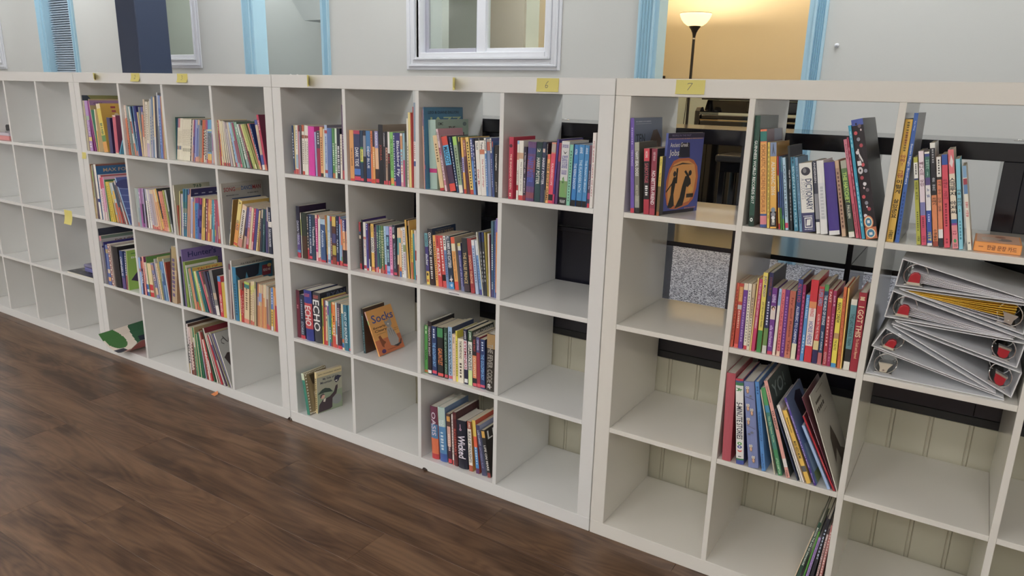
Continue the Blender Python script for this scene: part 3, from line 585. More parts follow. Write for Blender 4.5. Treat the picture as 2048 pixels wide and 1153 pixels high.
BOOKS = '''
C11;p;-1405.0;18;-0.4;8.3;190;125;2f4468;;.93-1:b0404a;#dfe4ea:.15-.7:.45:9;;
C11;p;-1396.0;18;0.7;4.6;192;127;d8c890;;.9-1:b84a4a;;;
C11;p;-1390.7;18;1.7;13.2;192;127;dcd8cc;;.6-.88:9fb6c8 .9-1:b84a4a;#8f9aa8:.1-.5:.4:8;;
C11;p;-1375.8;18;1.4;4.1;192;126;c46f78;;;;;
C11;p;-1370.1;18;1.1;6.1;169;112;b9a3bd;;;;;
C11;p;-1363.0;18;1.0;9.1;191;126;4a4546;;.0-.2:5d565a;;;
C11;p;-1353.2;18;1.6;13.0;195;129;ebe6da;;0-.13:b5583e .2-.27:9a5a48 .93-1:c04838;#7c6a64:.32-.8:.35:12;;
C11;p;-1339.5;18;2.5;10.9;194;128;ebe6da;;.2-.26:9a5a48;#7c6a64:.32-.8:.35:12;;
C11;p;-1327.9;18;2.54;6.8;193;127;eee9df;;.2-.25:9a5a48;#7c6a64:.32-.8:.35:10;;
C11;h;-1316.8;18;1.46;33.5;191;130;d935a5;d935a5;;;;
C11;p;-1278.2;18;0.0;8.9;171;113;9aa0c8;;;;;
C11;p;-1268.6;18;0.9;17.7;176;116;9c2c4c;;0-.38:4b4a55;#cfd2d8:.05-.3:.4:5;;
C11;p;-1249.9;18;0.8;14.5;191;126;dfa56a;;.93-1:3a3632;#6a4a30:.2-.8:.4:12;;
C11;p;-1234.7;18;1.8;6.8;185;122;e4ddc0;;;;;
C11;p;-1225.3;18;1.2;13.7;200;132;a9bad8;8a8794;.1-.16:b04a50 .86-.92:b04a50;#5d74b0:.22-.75:.4:14;;
C11;h;-1210.6;18;1.1;24.6;189;129;5873ae;343a5e;;;;
C11;p;-1183.0;18;0.4;12.5;189;125;4c8a50;;.9-1:b06a3a;#d8ead8:.3-.75:.5:11;;
C11;p;-1169.8;18;1.1;9.8;190;126;cfe3cd;;.4-.75:bcd8c2;#4d6a58:.3-.9:.4:12;;
C11;p;-1158.3;18;0.8;15.7;190;125;2a3140;;;#e8e8ea:.35-.9:.6:13;;
C11;p;-1141.9;18;1.2;9.4;169;111;e6e0d4;;;#b0a080:.1-.7:.4:9;;
C11;k;-1130.6;18;0.8;15.5;278;222;5e4a66;;.88-1:b84a54;#a493ac:.4-.6:.4:6;;
C12;p;-1075.2;4;-0.0;20.1;188;124;dc9a55;;.95-1:cc4030;CAN YOU SURVIVE@4a2a18:.35-.7:.4;;
C12;p;-1053.7;4;-0.2;31.1;188;124;3a4268;;0-.07:b03a58 .75-.87:4a7ac8 .9-.98:d03a58;DARK TIDE@e4e8f0:.33-.7:.55;;
C12;p;-1021.9;4;0.1;14.0;189;125;28425e;;.32-.62:3f8a4c .36-.6:d8d060 .93-.98:d8485a;Lifeboat@2a5a34:.37-.58:.5;;
C12;p;-1007.2;4;0.3;13.6;190;125;35323c;;.1-.5:8a8c98;;;
C12;p;-991.3;4;-0.2;21.7;189;125;3f78ae;;.4-1:2f4c7e .92-.98:d03a50;DEEP BLUE@e4e8f0:.3-.72:.5;;
C12;p;-968.9;4;-0.2;8.8;190;126;dd7c45;;.93-1:d04038;STRANGER@5a2c1c:.05-.45:.45;;
C12;p;-959.4;4;0.0;9.6;190;125;e0a055;;.0-.3:3a3a4c .92-1:d04038;#e8d8b8:.4-.7:.5:8;;
C12;p;-945.8;4;-1.0;16.4;190;126;8f8cc0;;.32-.72:e2b48a .72-1:3c3434 .91-.98:d04050;RAINER@e6e6f0:.03-.28:.55;;
C12;h;-928.7;4;-0.3;21.6;214;145;2b2c33;8f8378;;JOSHUA@a04a3a:.33-.6:.6;;
C12;p;-906.4;4;-0.0;8.6;189;125;34343e;;.93-1:c84050;STORMBREAK@d8d8de:.02-.28:.5;;
C12;p;-897.1;4;0.3;9.8;191;126;a08878;;.0-.3:2b2c33 .3-.55:c0a090 .92-1:c84050;#7a3a30:.32-.7:.45:7;;
C12;p;-884.3;4;-0.4;9.3;190;125;3a3436;;0-.4:e8e6e0 .92-1:c84050;#b83a40:.42-.6:.4:4;;
C12;p;-872.3;4;-1.0;14.9;190;126;7fc466;;.86-.97:e0a040;STILL A WORK IN PROGRESS@2f5a30:.13-.72:.55;;
C12;p;-856.4;4;-1.1;8.1;188;124;42507e;;.92-1:c84060;#d8dcea:.05-.9:.5:18;;
C12;p;-846.6;4;-1.4;22.9;189;124;3c3a78;;;Blackbird Fly@e8ecf4:.15-.82:.7;;
C12;p;-823.0;4;-1.3;9.8;188;124;e0d6cc;;.05-.3:c89060 .3-.6:9cc8d0 .92-1:d8a0a8;#c0504a:.35-.8:.4:8;;
C12;p;-812.5;4;-0.4;8.1;189;125;8fb4c4;;.5-1:b84a78;;;
C12;p;-802.4;4;-0.8;7.8;198;131;5e6a5e;;0-.2:3a3a3a;;;
C12;p;-793.9;4;-0.5;6.8;241;150;e4dfd2;;.6-.95:d8c8b8;#7a7468:.4-.9:.4:12;;
C12;p;-784.3;4;-1.0;9.7;261;150;e0cd80;;;;;
C12;p;-773.9;4;-0.6;4.2;260;150;b8403a;;;;;
C12;p;-769.0;4;0.26;3.4;281;150;b53c38;;;;;
C12;k;-763.4;4;-0.06;9.6;295;236;8696a8;;.45-.7:e0e0e0 .68-.74:4a5a8c .74-1:c8c0bc;#b05050:.46-.66:.4:8;;
C13;p;-716.7;4;-2.0;4.0;272;150;cc9a84;;.0-.2:8a6a7a;;;
C13;k;-712.0;4;-1.71;2.7;281;225;40508f;3f7fa6;0-.35:4a6a9c .7-.75:c02a78;JAZZ ON A SATURDAY NIGHT@dfe6f2:.27-.65:.55|DILLON@dfe6f2:.03-.14:.45;jazz;
C13;k;-706.2;24;-2.09;32.6;239;191;9fbab0;9db5a8;.7-.76:c02a78;;waters;
C13;p;-644.9;4;-10.3;17.6;190;125;d8bc8c;c8ab78;.95-1:b82c34;#7a5a30:.15-.5:.4:7;;
C13;p;-623.2;4;-11.21;8.0;214;141;dcc2c8;c49aa2;.3-.42:c87a90 .82-.9:c87a90;BLENDED@7a3a58:.3-.8:.5|DRAPER@6a5a62:.05-.2:.5;draper;
C13;p;-608.9;14;-12.59;24.8;188;124;4e3a56;;0-.16:d84a3c .16-.52:4fb2e2 .86-1:e0463c;MASCOT@1f3350:.19-.5:.7;;
C13;p;-572.2;4;-11.4;8.0;189;125;27466e;;;#c8ccd8:.1-.9:.45:16;;
C13;p;-562.2;4;-9.7;15.7;190;125;8fa888;;0-.15:9ccc58 .86-1:e0dccf;#4c5c48:.2-.8:.35:12;;
C13;p;-545.6;4;-7.2;3.7;189;125;3c3c44;;0-.08:d8b050 .6-1:4a4468;#c8bcd0:.45-.75:.5:8;;
C13;p;-541.2;4;-5.8;8.2;188;124;e0ac4a;;.35-.62:b0a8d0 .92-1:c83a38;#5a4a98:.38-.6:.5:6;;
C13;p;-529.1;4;-6.8;9.0;180;119;a06a62;;.3-1:5a3a48;#e0c090:.05-.2:.4:3;;
C13;p;-514.6;4;-7.6;12.6;190;125;e2bf62;;.92-1:c84838;#4a3a20:.08-.9:.45:16;;
C13;p;-501.2;4;-6.2;8.7;188;124;4a5a9c;;.4-1:5a8ac8;#e0e0e8:.03-.35:.5:7;;
C13;p;-491.1;4;-6.4;5.7;185;122;2c3050;;.1-.3:4a4a78;#c8ccd8:.1-.8:.5:10;;
C13;p;-484.7;4;-4.8;14.9;188;124;ece8e0;;0-.045:2a2a2a;TALES@3a3a3a:.07-.2:.45|Dear Mr.@b03038:.55-.85:.45;;
C13;p;-469.0;4;-4.2;18.7;190;125;ece8e0;;0-.045:2a2a2a .2-.28:c87a5a;Tales@3a3a3a:.07-.2:.45|The Tunnel of Hugo@b85058:.36-.85:.4;;
C13;p;-449.2;4;-4.3;7.1;190;125;5a8ac4;;0-.26:eae6de;#2a2a2a:.03-.22:.5:7|#d8e4f2:.35-.85:.4:12;;
C13;p;-441.4;4;-3.5;12.0;188;124;9c948e;;.05-.2:b8604a .2-1:7a8ab0;;;
C13;p;-425.7;4;-4.4;5.2;191;126;505a94;;0-.25:eae6de;#3a2a2a:.03-.22:.5:7|#c8d0e8:.35-.85:.4:12;;
C13;p;-419.8;4;-3.5;2.3;181;120;4a6aa0;;.0-.1:c86048;;;
C13;h;-416.8;4;-1.6;14.5;169;115;33302f;4a4642;;Heartlight@d8d4c8:.17-.48:.45|JUSTICE@a8a49a:.7-.9:.5;;
C14;h;-363.1;4;-0.4;16.7;199;135;b82a48;;;THE SHADOW QUEEN@e0c0b0:.27-.84:.5|#e0c0b0:.9-.97:.5:2;dot;
C14;p;-332.7;4;-0.0;6.7;189;125;e8e3da;;0-.06:8ab8d8 .2-.32:c88a70 .75-.84:b83038;THE LIGHT THIEF@3a3434:.5-.8:.4;;
C14;p;-323.7;4;-0.5;15.8;189;125;e6e2d8;;.2-.3:c8a080 .92-1:c84040;The Children of Noisy@6a6460:.35-.85:.35;;
C14;p;-307.2;4;-0.0;9.7;171;113;3c3446;;.9-1:8a2030;A TREATMENT GIRL@d8d0d8:.1-.5:.4|NICKI@d8d0d8:.58-.85:.4;;
C14;h;-296.8;4;1.5;29.5;188;128;6a4a78;;.1-.2:4a4a88 .3-.5:8a4a58 .6-.75:4a4a88 .85-.95:8a4a5a;HARRY POTTER@4c62c0:.25-.68:.7;;
C14;h;-264.4;4;1.2;20.4;189;128;2c4a50;;0-.1:20383c;HARRY POTTER@d8d8d0:.26-.7:.6|2@d0c8b8:.11-.17:.5;;
C14;h;-243.1;4;1.2;14.3;190;129;38405c;;0-.1:2a3048;HARRY POTTER@d8d8e0:.26-.7:.6|1@d0b8a8:.11-.17:.5;;
C14;p;-228.1;4;1.76;3.1;187;123;2b2a30;;0-.2:2b2a30 .78-1:6a6a60;Coraline@e8e4e0:.02-.2:.55;;
C14;p;-222.9;4;1.24;9.0;153;101;e2a860;;0-.1:e0604a;THE EGYPT GAME@3a2418:.17-.95:.7;;
C14;p;-213.2;4;2.2;15.3;190;126;d8405a;;0-.18:d07a60 .02-.16:a8988c .85-.95:2a2a2a;KALEIDOSCOPE@e8c8c8:.34-.7:.45;;
C14;k;-197.2;4;2.7;6.2;201;161;4a3a88;4a3a88;.65-.85:3a3078 .85-1:b82a60;;;
C14;p;-188.1;4;2.53;8.3;190;125;9c3a52;4a3458;.3-1:5a3a6a;;;
C14;p;-174.6;4;1.17;26.4;196;129;c8c8c8;;.62-.88:7a9a60 .88-1:2c2c2e;THE LAND OF STORIES@4a4a9c:.22-.42:.75|CHRIS COLFER@6a62a8:.05-.1:.8|BEYOND THE KINGDOMS@6a62a8:.45-.52:.7|LITTLE BROWN@d8d8d8:.92-.97:.7;liberty;
C14;p;-146.7;4;1.4;11.3;187;123;7cc0a4;;;#3a6a58:.1-.95:.35:18;;
C14;p;-133.7;4;1.1;2.3;190;125;1c3c6c;;.93-1:28282a;;;
C14;h;-130.7;4;1.5;14.4;188;128;2f80c4;;.9-1:26262a;THE RISING SHADOW@d8e8f4:.3-.72:.6|ASTRA@e8f0f8:.07-.16:.5;;
C14;h;-112.6;4;0.6;18.5;189;128;3a86c0;;.9-1:26262a;THE FLANDERS PATH@b8d4e4:.24-.76:.5|ANNE@d8e8f4:.04-.14:.5;;
C14;h;-92.7;4;0.8;14.2;188;128;3a86c0;;.9-1:26262a;THE PHANTOM BRIGHT@b8d4e4:.24-.76:.5|ANNE@d8e8f4:.04-.14:.5;;
C14;p;-75.2;4;-0.0;8.0;189;125;4a4058;;.0-.3:6a4a5a .76-.86:a04a78 .93-1:c83048;Artemis Fowl File@c8d0e8:.4-.7:.4;;
C14;k;-66.6;4;0.1;10.1;226;180;ece6e2;;;THE INNER CIRCLE OF LAZY@a83a48:.1-.85:.35;;
C21;h;-1425.6;33;0.7;19.8;216;147;2c2d42;332440;.55-.85:5a4a88 .85-.91:4a8ac0 .9-1:b83048;DAWN TERROR@b0b4c8:.28-.75:.65;;
C21;h;-1400.7;33;0.6;3.9;191;130;e0dcc8;2c3630;.15-.5:c8d080;;;
C21;h;-1394.8;33;1.2;27.4;192;130;2f3a34;;.5-1:4a3428;;;
C21;p;-1364.3;33;0.6;9.8;188;124;303240;;.75-1:a82434;#c8b8a0:.05-.35:.4:6|#d8c8a8:.4-.8:.4:6;;
C21;p;-1353.8;33;1.5;15.9;190;125;34486e;;.88-1:30304a .92-.98:d03048;ALIAS MAFIA@d8e2ec:.52-.86:.6|#98b4cc:.05-.5:.4:8;;
C21;p;-1337.2;33;1.9;18.4;190;126;2c4458;;;Thumbelina@e0e4e8:.25-.68:.6;;
C21;p;-1314.1;33;0.7;11.5;192;127;c23a80;;0-.08:e8c0a8 .8-1:e0a8b0;#f0c8dc:.1-.75:.5:14;;
C21;p;-1301.9;33;2.2;6.6;193;127;e2ddd4;;0-.08:d0705a .92-1:c02a3a;;;
C21;p;-1293.5;33;1.86;4.5;184;122;dcdad6;;.9-1:c83a48;#8a8a94:.3-.85:.35:10;;
C21;p;-1286.0;33;1.14;26.7;178;118;3c5a88;;0-.12:a8c4d8 .95-1:c02a3a;Anastasia@c0d4e8:.25-.65:.5;;
C21;p;-1249.8;33;-1.7;3.0;195;128;e0b058;;0-.18:d05a48 .82-1:b83040;GOMEZ@2c2420:.37-.7:.7;;
C21;p;-1246.1;33;1.3;14.1;196;129;a8c4d8;;.35-.8:c8d4d8 .92-.98:5a7aa8;Small Dog Club@5a80a8:.3-.65:.45;;
C21;p;-1228.6;33;0.5;8.6;195;129;58566e;;0-.1:b83a48 .5-1:5a3440 .92-1:c8303c;#d8b8a8:.45-.85:.5:10;;
C21;p;-1219.3;33;1.0;20.3;195;129;5a3a34;;0-.2:d0b050 .35-.55:4a4a7c .6-.8:b0a040 .85-1:8a3c30;;;
C21;p;-1196.5;33;1.2;12.1;200;132;2c3a5c;;.93-1:c83040;FLAT BOY@d8dce4:.48-.75:.6|#98a4b8:.1-.4:.4:6;;
C21;p;-1179.6;33;1.0;8.0;199;132;8aa8cc;;0-.15:b05a80 .9-1:c02c38;;;
C21;p;-1170.9;33;0.99;6.7;189;124;dc7a50;;.55-.85:8aa8cc .8-.9:58a080 .93-1:c02c38;;;
C21;p;-1160.0;33;-0.09;15.9;191;126;4a4a88;;.25-.65:e0a070 .65-1:28262c .94-.99:d04050;RAINER@e6e6f0:.03-.28:.55|US@5a3a2c:.42-.5:.5;;
C21;p;-1143.4;33;1.3;14.4;193;127;46407c;;.25-.65:e0a070 .65-1:28262c .94-.99:d04050;RAINER@e6e6f0:.03-.28:.55|US@5a3a2c:.42-.5:.5;;
C22;p;-1075.4;41;-0.7;9.9;188;124;5a4c4a;;0-.2:b0424a .2-.25:4a6a98 .28-.35:d0c0a8 .88-1:c83c48;#3a3030:.4-.85:.4:8;;
C22;p;-1064.8;41;0.7;7.4;199;131;2b2b34;43347c;;;;
C22;p;-1053.7;41;-0.2;13.0;190;125;dcdad2;;.3-.35:c87a70 .9-.97:a83444;JUST MY LUCK@b84a58:.35-.72:.5;;
C22;p;-1038.7;41;-0.6;10.7;186;123;4a428e;;.95-1:c83040;MISFITS@7a74b0:.3-.55:.5|#c8c4e0:.0-.15:.4:3;;
C22;p;-1027.3;41;0.1;3.5;188;124;6a3a48;;.75-1:dcd8d0;;;
C22;p;-1023.1;41;0.39;6.3;177;117;3c3a44;;.9-1:dcd8d0;;;
C22;p;-1012.8;41;-0.69;14.7;188;124;e0b44c;;.28-.6:ece8de .9-.97:c86a3a;FOCUSED@3c4450:.3-.58:.75|HAREGA@6a5a30:.04-.17:.45;;
C22;p;-997.4;41;-0.68;3.1;189;124;3a2e3c;;.92-1:c83c40;#b8a0a8:.1-.8:.35:14;;
C22;p;-992.3;41;-1.12;2.8;176;116;6a4470;;.92-1:c84450;#e0c8c0:.1-.55:.4:8;;
C22;p;-988.8;41;-0.8;6.1;187;123;5a4a68;;.9-1:d8a0a0;;;
C22;p;-982.0;41;-0.8;6.7;186;123;3c7470;;.88-1:d8605c;#d8e0c0:.15-.5:.5:7;;
C22;p;-974.6;41;0.5;6.3;187;123;4a8078;;.5-1:3c5a68 .92-1:d8d4cc;#d8d8b8:.1-.6:.4:9;;
C22;p;-966.8;41;0.26;4.7;186;123;4e7a5c;;.9-1:d0584c;#e0e0b0:.1-.7:.4:12;;
C22;p;-959.0;41;-0.46;6.2;186;122;6c8a4c;;.85-1:c86a58;#e8e8c0:.1-.85:.5:14;;
C22;p;-951.6;41;-0.6;5.1;188;124;4c6c50;;.92-1:c83c40;#d8d8b0:.1-.7:.4:11;;
C22;p;-943.2;41;-1.4;9.6;187;123;a8c8dc;;.8-.95:c84058 .92-1:c83048;#6a94b8:.1-.75:.35:12;;
C22;p;-932.2;41;-1.6;14.9;188;124;8fa8d8;;.18-.82:2f4668 .93-.97:4a80c8;#7ac0d8:.22-.4:.7:7|#a8dce0:.48-.75:.6:10;;
C22;p;-916.6;41;-0.9;13.6;188;124;dc92b8;;.88-.96:c8487c;#b05a90:.05-.8:.4:13;;
C22;h;-898.4;41;-2.1;15.8;196;133;363d4e;;.93-.98:d0405a;The Script Chronicles@b8c4d8:.35-.85:.5|Resolve@c8ccd8:.04-.15:.5;moon;
C22;p;-880.3;41;0.2;7.1;188;124;e0c8a0;;.2-.55:5aa0a8 .75-1:6a3434;;;
C22;p;-868.9;41;-0.9;9.0;189;124;dfb98c;;.2-.3:4a9aa0 .8-.88:d86a30 .88-1:3c6ab0;;;
C22;p;-855.9;41;-1.9;7.4;190;125;dfe0dc;;.05-.3:d8b090;#5a5a58:.3-.95:.4:14;;
C22;p;-847.8;41;-1.6;11.5;193;128;d4d4d8;;.34-.48:8a9a68;THE WAR THAT SAVED MY LIFE@8a4a78:.5-.85:.65|#7a7a88:.05-.3:.5:7;;
C22;k;-826.8;41;-4.2;8.0;223;179;d0a440;2c2c30;;;ninja;
C22;k;-814.1;41;-2.9;2.5;222;178;dcb870;d0a440;.0-.1:c0a090;;;
C22;p;-810.9;41;-0.2;6.9;188;124;dcc048;;.65-1:c86a4c;#8a7a30:.15-.6:.4:9;;
C22;p;-796.6;41;-2.4;6.4;175;115;2c8a9a;1f6a78;;;;
C22;k;-788.6;41;-2.7;9.5;188;150;c8bcb8;;.4-.6:9a4a4a .9-1:a83040;;;
C23;p;-719.2;19;-3.5;14.4;190;125;4a4282;;0-.26:6aa8b4 .74-1:e0c040;slacker@e8ecf0:.4-.63:.75|KORMAN@3a4a58:.04-.24:.5;slack;
C23;h;-701.6;19;-4.0;20.3;208;141;2c2a30;2a3e5c;0-.5:35353c .5-1:3a2a2c;OXYMORON@e0dcd8:.06-.45:.6|#c8c8c8:.5-.9:.5:10;beasts;
C23;p;-676.1;19;-5.1;11.6;187;124;e2a652;;;#6a4420:.12-.9:.45:18;;
C23;p;-663.8;19;-5.0;16.4;188;124;d4494a;;;RESTART@f0e8e0:.25-.8:.65|KORMAN@7a2028:.02-.2:.55;;
C23;p;-643.0;19;-6.1;15.2;190;126;d04a48;;.75-.87:2a2222;#f0d8d0:.05-.7:.45:12;;
C23;p;-627.0;19;-5.9;11.3;191;126;6c88b4;;0-.27:eceae4;#2c2a2a:.03-.22:.5:4|#3c5a94:.35-.8:.45:11;;
C23;p;-614.6;19;-6.0;21.1;192;127;2b3b50;;.87-1:3a92d0;ALL SUMMER AND SCATTERED@e8ecf0:.0-.6:.65|9@e8ecf0:.9-.96:.5;rocket;
C23;p;-589.2;19;-6.8;16.6;191;126;dfa055;b8a890;0-.12:d85a3a .12-.26:e8dcb8 .84-1:d84a38;The Mystery Queen@a06a20:.28-.8:.5;;
C23;p;-561.4;19;-6.7;13.0;173;114;4a4c88;;0-.06:c8b860 .06-.15:d0d0c0 .9-1:7078a0;Summer of the Swans@c8c8e0:.25-.9:.4;;
C23;h;-547.6;19;-4.8;22.9;193;131;34363c;;.86-.98:4a3c44;THE FALSE PRINCE@c8ae78:.26-.84:.6;;
C23;h;-519.2;19;-6.2;17.1;195;132;9a343c;;.9-1:a83a40;SHADOW THRONE@e0b088:.3-.82:.6;;
C23;p;-498.9;19;-6.9;12.4;192;127;a8b8d4;;0-.1:e4e4e8;#5a74a8:.15-.8:.45:14;;
C23;p;-480.4;19;-7.9;8.9;193;127;6c94c8;;0-.27:e0e6ee .9-1:4a4a90;#e8f0f8:.05-.25:.5:4|#3a62a8:.35-.8:.4:9;;
C23;p;-470.4;19;-8.0;3.3;223;147;d8d8c8;;;;;
C23;k;-466.4;19;-6.3;6.9;223;178;3c4048;;0-.15:28345c;#b8bcc0:.3-.8:.4:8;;
C23;k;-458.8;19;-5.3;9.3;224;179;3a3e44;;0-.15:2c3a68;#b8bcc0:.3-.8:.4:8;;
C23;k;-448.8;19;-4.9;5.9;225;180;9c8c30;;;;;
C23;k;-442.2;19;-2.9;5.9;222;178;d8d0c4;;;;;
C23;p;-435.6;19;-2.9;2.6;219;145;6a3a50;;.0-.5:7a3a48;;;
C23;k;-432.3;19;-1.6;9.8;267;214;3c5c80;;0-.4:4a6a78 .9-1:4a4a78;#e8ecf0:.3-.65:.4:12|#c8d4e0:.8-.9:.4:4;;
C23;k;-421.5;19;-0.8;4.8;270;216;5c74a8;;;#3a4a98:.1-.9:.4:22;;
C23;k;-416.0;19;-0.7;6.5;278;223;dc8a5a;;0-.17:7c6cac .93-1:4c3c80;WHAT SWEPT AN@e8a020:.28-.85:.6;;
C31;h;-1434.3;17;0.8;21.0;211;144;5c2838;3c3a38;.15-1:6a2438;#c87a8a:.3-.4:.4:2;;
C31;h;-1411.9;17;0.6;26.6;194;132;28334a;1c2438;.92-1:c83448;#8a98b0:.1-.55:.35:9|STORIES@a8b8c8:.6-.9:.5;;
C31;h;-1378.5;17;-1.2;46.5;220;149;34408c;28305c;.25-.76:c0424a;ECHO@f0e8e4:.3-.7:.78|RYAN@d05a5a:.06-.12:.7;spin;
C31;h;-1326.0;17;-0.9;43.8;219;149;404248;2c3040;;ECHO@f0f0ee:.14-.76:.85|RYAN@d0605a:.05-.11:.7;echo;
C31;p;-1279.9;17;0.9;5.8;200;132;dcc840;;.15-.6:7a9a4c;#5a6a30:.2-.8:.3:14;;
C31;p;-1273.4;17;1.9;4.2;197;130;a84838;;.6-1:c83c34;;;
C31;p;-1266.8;17;1.4;6.3;194;128;4a4a6c;;.15-1:c05a48 .9-1:d03a3c;;;
C31;p;-1259.8;17;1.57;8.2;195;129;e0c09a;;0-.1:e0e0e0 .9-1:c83a3c;#5a4a68:.1-.5:.5:4;;
C31;p;-1246.4;17;0.23;7.0;193;127;8ab8b0;;0-.1:e8e8e8 .1-.3:7a5ab0;SALE@e8ecf0:.0-.1:.7;;
C31;p;-1238.7;17;1.2;7.6;185;122;3c808c;;.92-1:4a5aa0;#d8ecec:.55-.85:.6:5;;
C31;p;-1229.2;17;0.83;3.4;195;128;4c8c58;;.9-1:b83a3c;;;
C31;p;-1223.5;17;0.37;4.2;194;128;e0d030;;0-.25:c83c34 .4-.65:e8d828 .72-1:9a3a34;#b03028:.25-.7:.5:3;;
C31;p;-1218.6;17;0.6;15.1;195;129;e08030;;0-.05:e8c890 .75-1:d04438;TEST@f0e8d8:.48-.75:.75|#5a2a18:.3-.45:.5:3;;
C31;p;-1201.9;17;0.8;7.9;197;130;c8d0d0;;.4-.7:7aa0b8 .92-1:c83c40;;;
C31;p;-1190.6;17;-0.0;15.4;195;129;5a4c5c;;.5-1:503440 .93-1:d03a48;#d0b0b8:.1-.5:.5:9;;
C31;p;-1174.5;17;0.1;6.9;196;129;303034;;.9-1:4a4a6c .93-1:c83a48;#a8884c:.1-.75:.45:14;;
C31;p;-1165.2;17;-0.4;10.8;196;130;e4d8b8;;.2-.95:5a94a8 .76-.84:c86a44 .87-.95:3a68a8;;;
C31;p;-1151.0;17;-1.2;21.1;195;129;2f7088;;;OUT OF BOUNDS@e8f0f0:.15-.83:.6;;
C31;p;-1127.4;17;-0.2;12.1;198;131;4c90a4;;.93-.98:c84a5c;;;
C32;p;-1066.6;38;-3.2;11.7;188;124;2f4c50;4c3428;0-.12:383838;James Herriot@8ab0b8:.15-.95:.5;;
C32;p;-989.0;43;-23.0;6.0;189;151;dc9a4c;dfa04c;0-.2:d8a8a0 .2-.3:98b870;Socks@7a5020:.5-.58:.5;socks;0.4
C33;p;-733.0;20;-0.0;15.0;191;126;4c9a48;;.93-.98:c0642c;Wish@1f4a20:.5-.72:.6|#c8e0c0:.02-.2:.4:2;;
C33;h;-716.6;20;-0.2;17.2;208;141;33282e;26262c;.92-.98:e0e0e0;TREASON IN SIGHT@c8c0c4:.08-.65:.5;;
C33;p;-695.0;20;-1.3;21.0;194;128;2e406c;;.9-.96:d8405a;THE GOLDFISH BOY@7ab4e4:.33-.82:.65|#c8d4e8:.05-.25:.4:4;;
C33;p;-668.7;20;-1.4;26.0;196;130;2a2c2c;1e1f20;.02-.2:3c8a54 .92-.98:d84a48;GAUNTLET@e08040:.42-.76:.75;;
C33;p;-636.8;20;-1.5;14.7;200;132;2f4a3c;;.92-.98:c84858;THE RUNAWAY KING@8ab09c:.1-.9:.6;;
C33;p;-618.4;20;-1.2;18.3;206;136;8fb0d0;3c4a72;.92-.98:c85a68;GLASS SWORD@2c3c54:.08-.9:.5;;
C33;p;-599.4;20;-1.2;14.8;182;120;e4c8ac;;;Wonder@5a4a48:.06-.2:.45|#c8a890:.3-.9:.3:9;;
C33;p;-582.0;20;-1.8;7.2;197;130;dfd228;dcd030;.02-.1:c8b820;#5a5418:.2-.9:.45:16;;
C33;p;-574.1;20;-1.0;25.1;171;113;e0d8c4;d8c8b4;;THE MOVED ROAD@4a3c30:.05-.45:.4|#4a3c30:.55-.9:.35:5;;
C33;p;-544.7;20;-2.2;14.2;211;140;2a2c48;;.2-.73:e0d4dc .9-.97:e0e0e0;EYEMINDS@a8283c:.22-.72:.7|JAMES@d8d8dc:.03-.18:.6;;
C33;p;-527.0;20;-1.4;17.6;210;138;c8dc94;3c4c40;0-.2:3c5c40 .2-.72:ecefe6;GAMEKNIVES@2c342c:.25-.72:.7|JAMES@d8e8d8:.02-.17:.6;dashner;
C33;p;-506.6;20;-1.8;16.5;193;127;2e2a30;;.38-.83:dc8850 .93-.99:d84a5c;THE FIRST@b84a48:.06-.3:.5|OUTPOST@f0d8b8:.42-.8:.6;;
C33;p;-488.4;20;-2.1;14.3;192;127;9c2c40;;0-.3:504c7c .92-.98:d04858;DEFYING@c8c8dc:.05-.25:.5;;
C33;p;-473.4;20;-1.3;19.7;188;124;2e4270;24305a;.92-.97:d8486a;THE GOLDFISH BOY@7ab4e4:.3-.82:.65|#c8d4e8:.05-.25:.4:4;;
C33;h;-449.3;20;0.4;35.8;216;147;38332e;b08c40;0-.25:a08050;THE FEVER CODE@98948c:.17-.85:.6|elr@e8e8e8:.87-.96:.5;;
C41;p;-1392.6;12;-8.4;17.1;190;125;2f8470;8a7a58;0-.16:c8d8b0;;checks;
C41;p;-1376.3;46;0.8;15.3;194;129;dcc890;a8a894;;#5a4c30:.15-.9:.5:16;mountain;-9.6
C43;h;-701.9;26;-2.8;33.6;218;148;6a3048;b8503c;.33-.6:4a7aa8 .6-1:d86a3c .9-1:b82c34;OASIS@c8bcc8:.1-.55:.6;;
C43;h;-661.8;26;-3.7;33.9;225;153;a8c0b8;6c88b0;.35-1:4c84b4 .85-1:3c5aa0;TIDES@dfe8ec:.22-.35:.7|#c8dce8:.45-.8:.4:6;;
C43;p;-621.4;26;-3.5;16.0;207;137;5a4038;;.05-.15:c8903c .25-.65:d0a090 .65-1:4a2c3c .9-.98:c83440;#f0d8c8:.4-.75:.5:9;;
C43;p;-601.4;26;-2.39;5.8;210;139;e4dcd8;;.9-1:c84a4c;#8a4a4a:.1-.8:.35:12;;
C43;h;-591.9;26;-3.21;15.9;221;150;5a2228;4a2428;.05-.12:6a3a34;ROSEMARY@c85a48:.3-.8:.55;;
C43;h;-572.2;26;-4.1;44.0;195;132;1e2030;;;Wicked@e4dce8:.3-.78:.75|#b8b4c8:.4-.7:.25:6;wicked;
C43;p;-523.1;26;-3.7;16.9;203;134;e4dcd0;b08038;0-.15:9c4430 .88-1:a84c34;RULE OF THOUGHTS@2c2420:.2-.82:.65|JAMES@e8d8c8:.02-.13:.6;;
C43;p;-490.8;26;-6.1;14.6;214;141;d8b840;c04c34;.3-.5:e05a30 .5-.9:3c88c8 .9-1:5c2c60;#e0f0f8:.5-.85:.4:7;;
C43;p;-463.1;26;-9.6;16.7;200;132;444466;8a94b4;;LOIS LOWRY@c0c4d8:.1-.4:.5|GATHERING BLUE@8488b0:.43-.85:.5;;
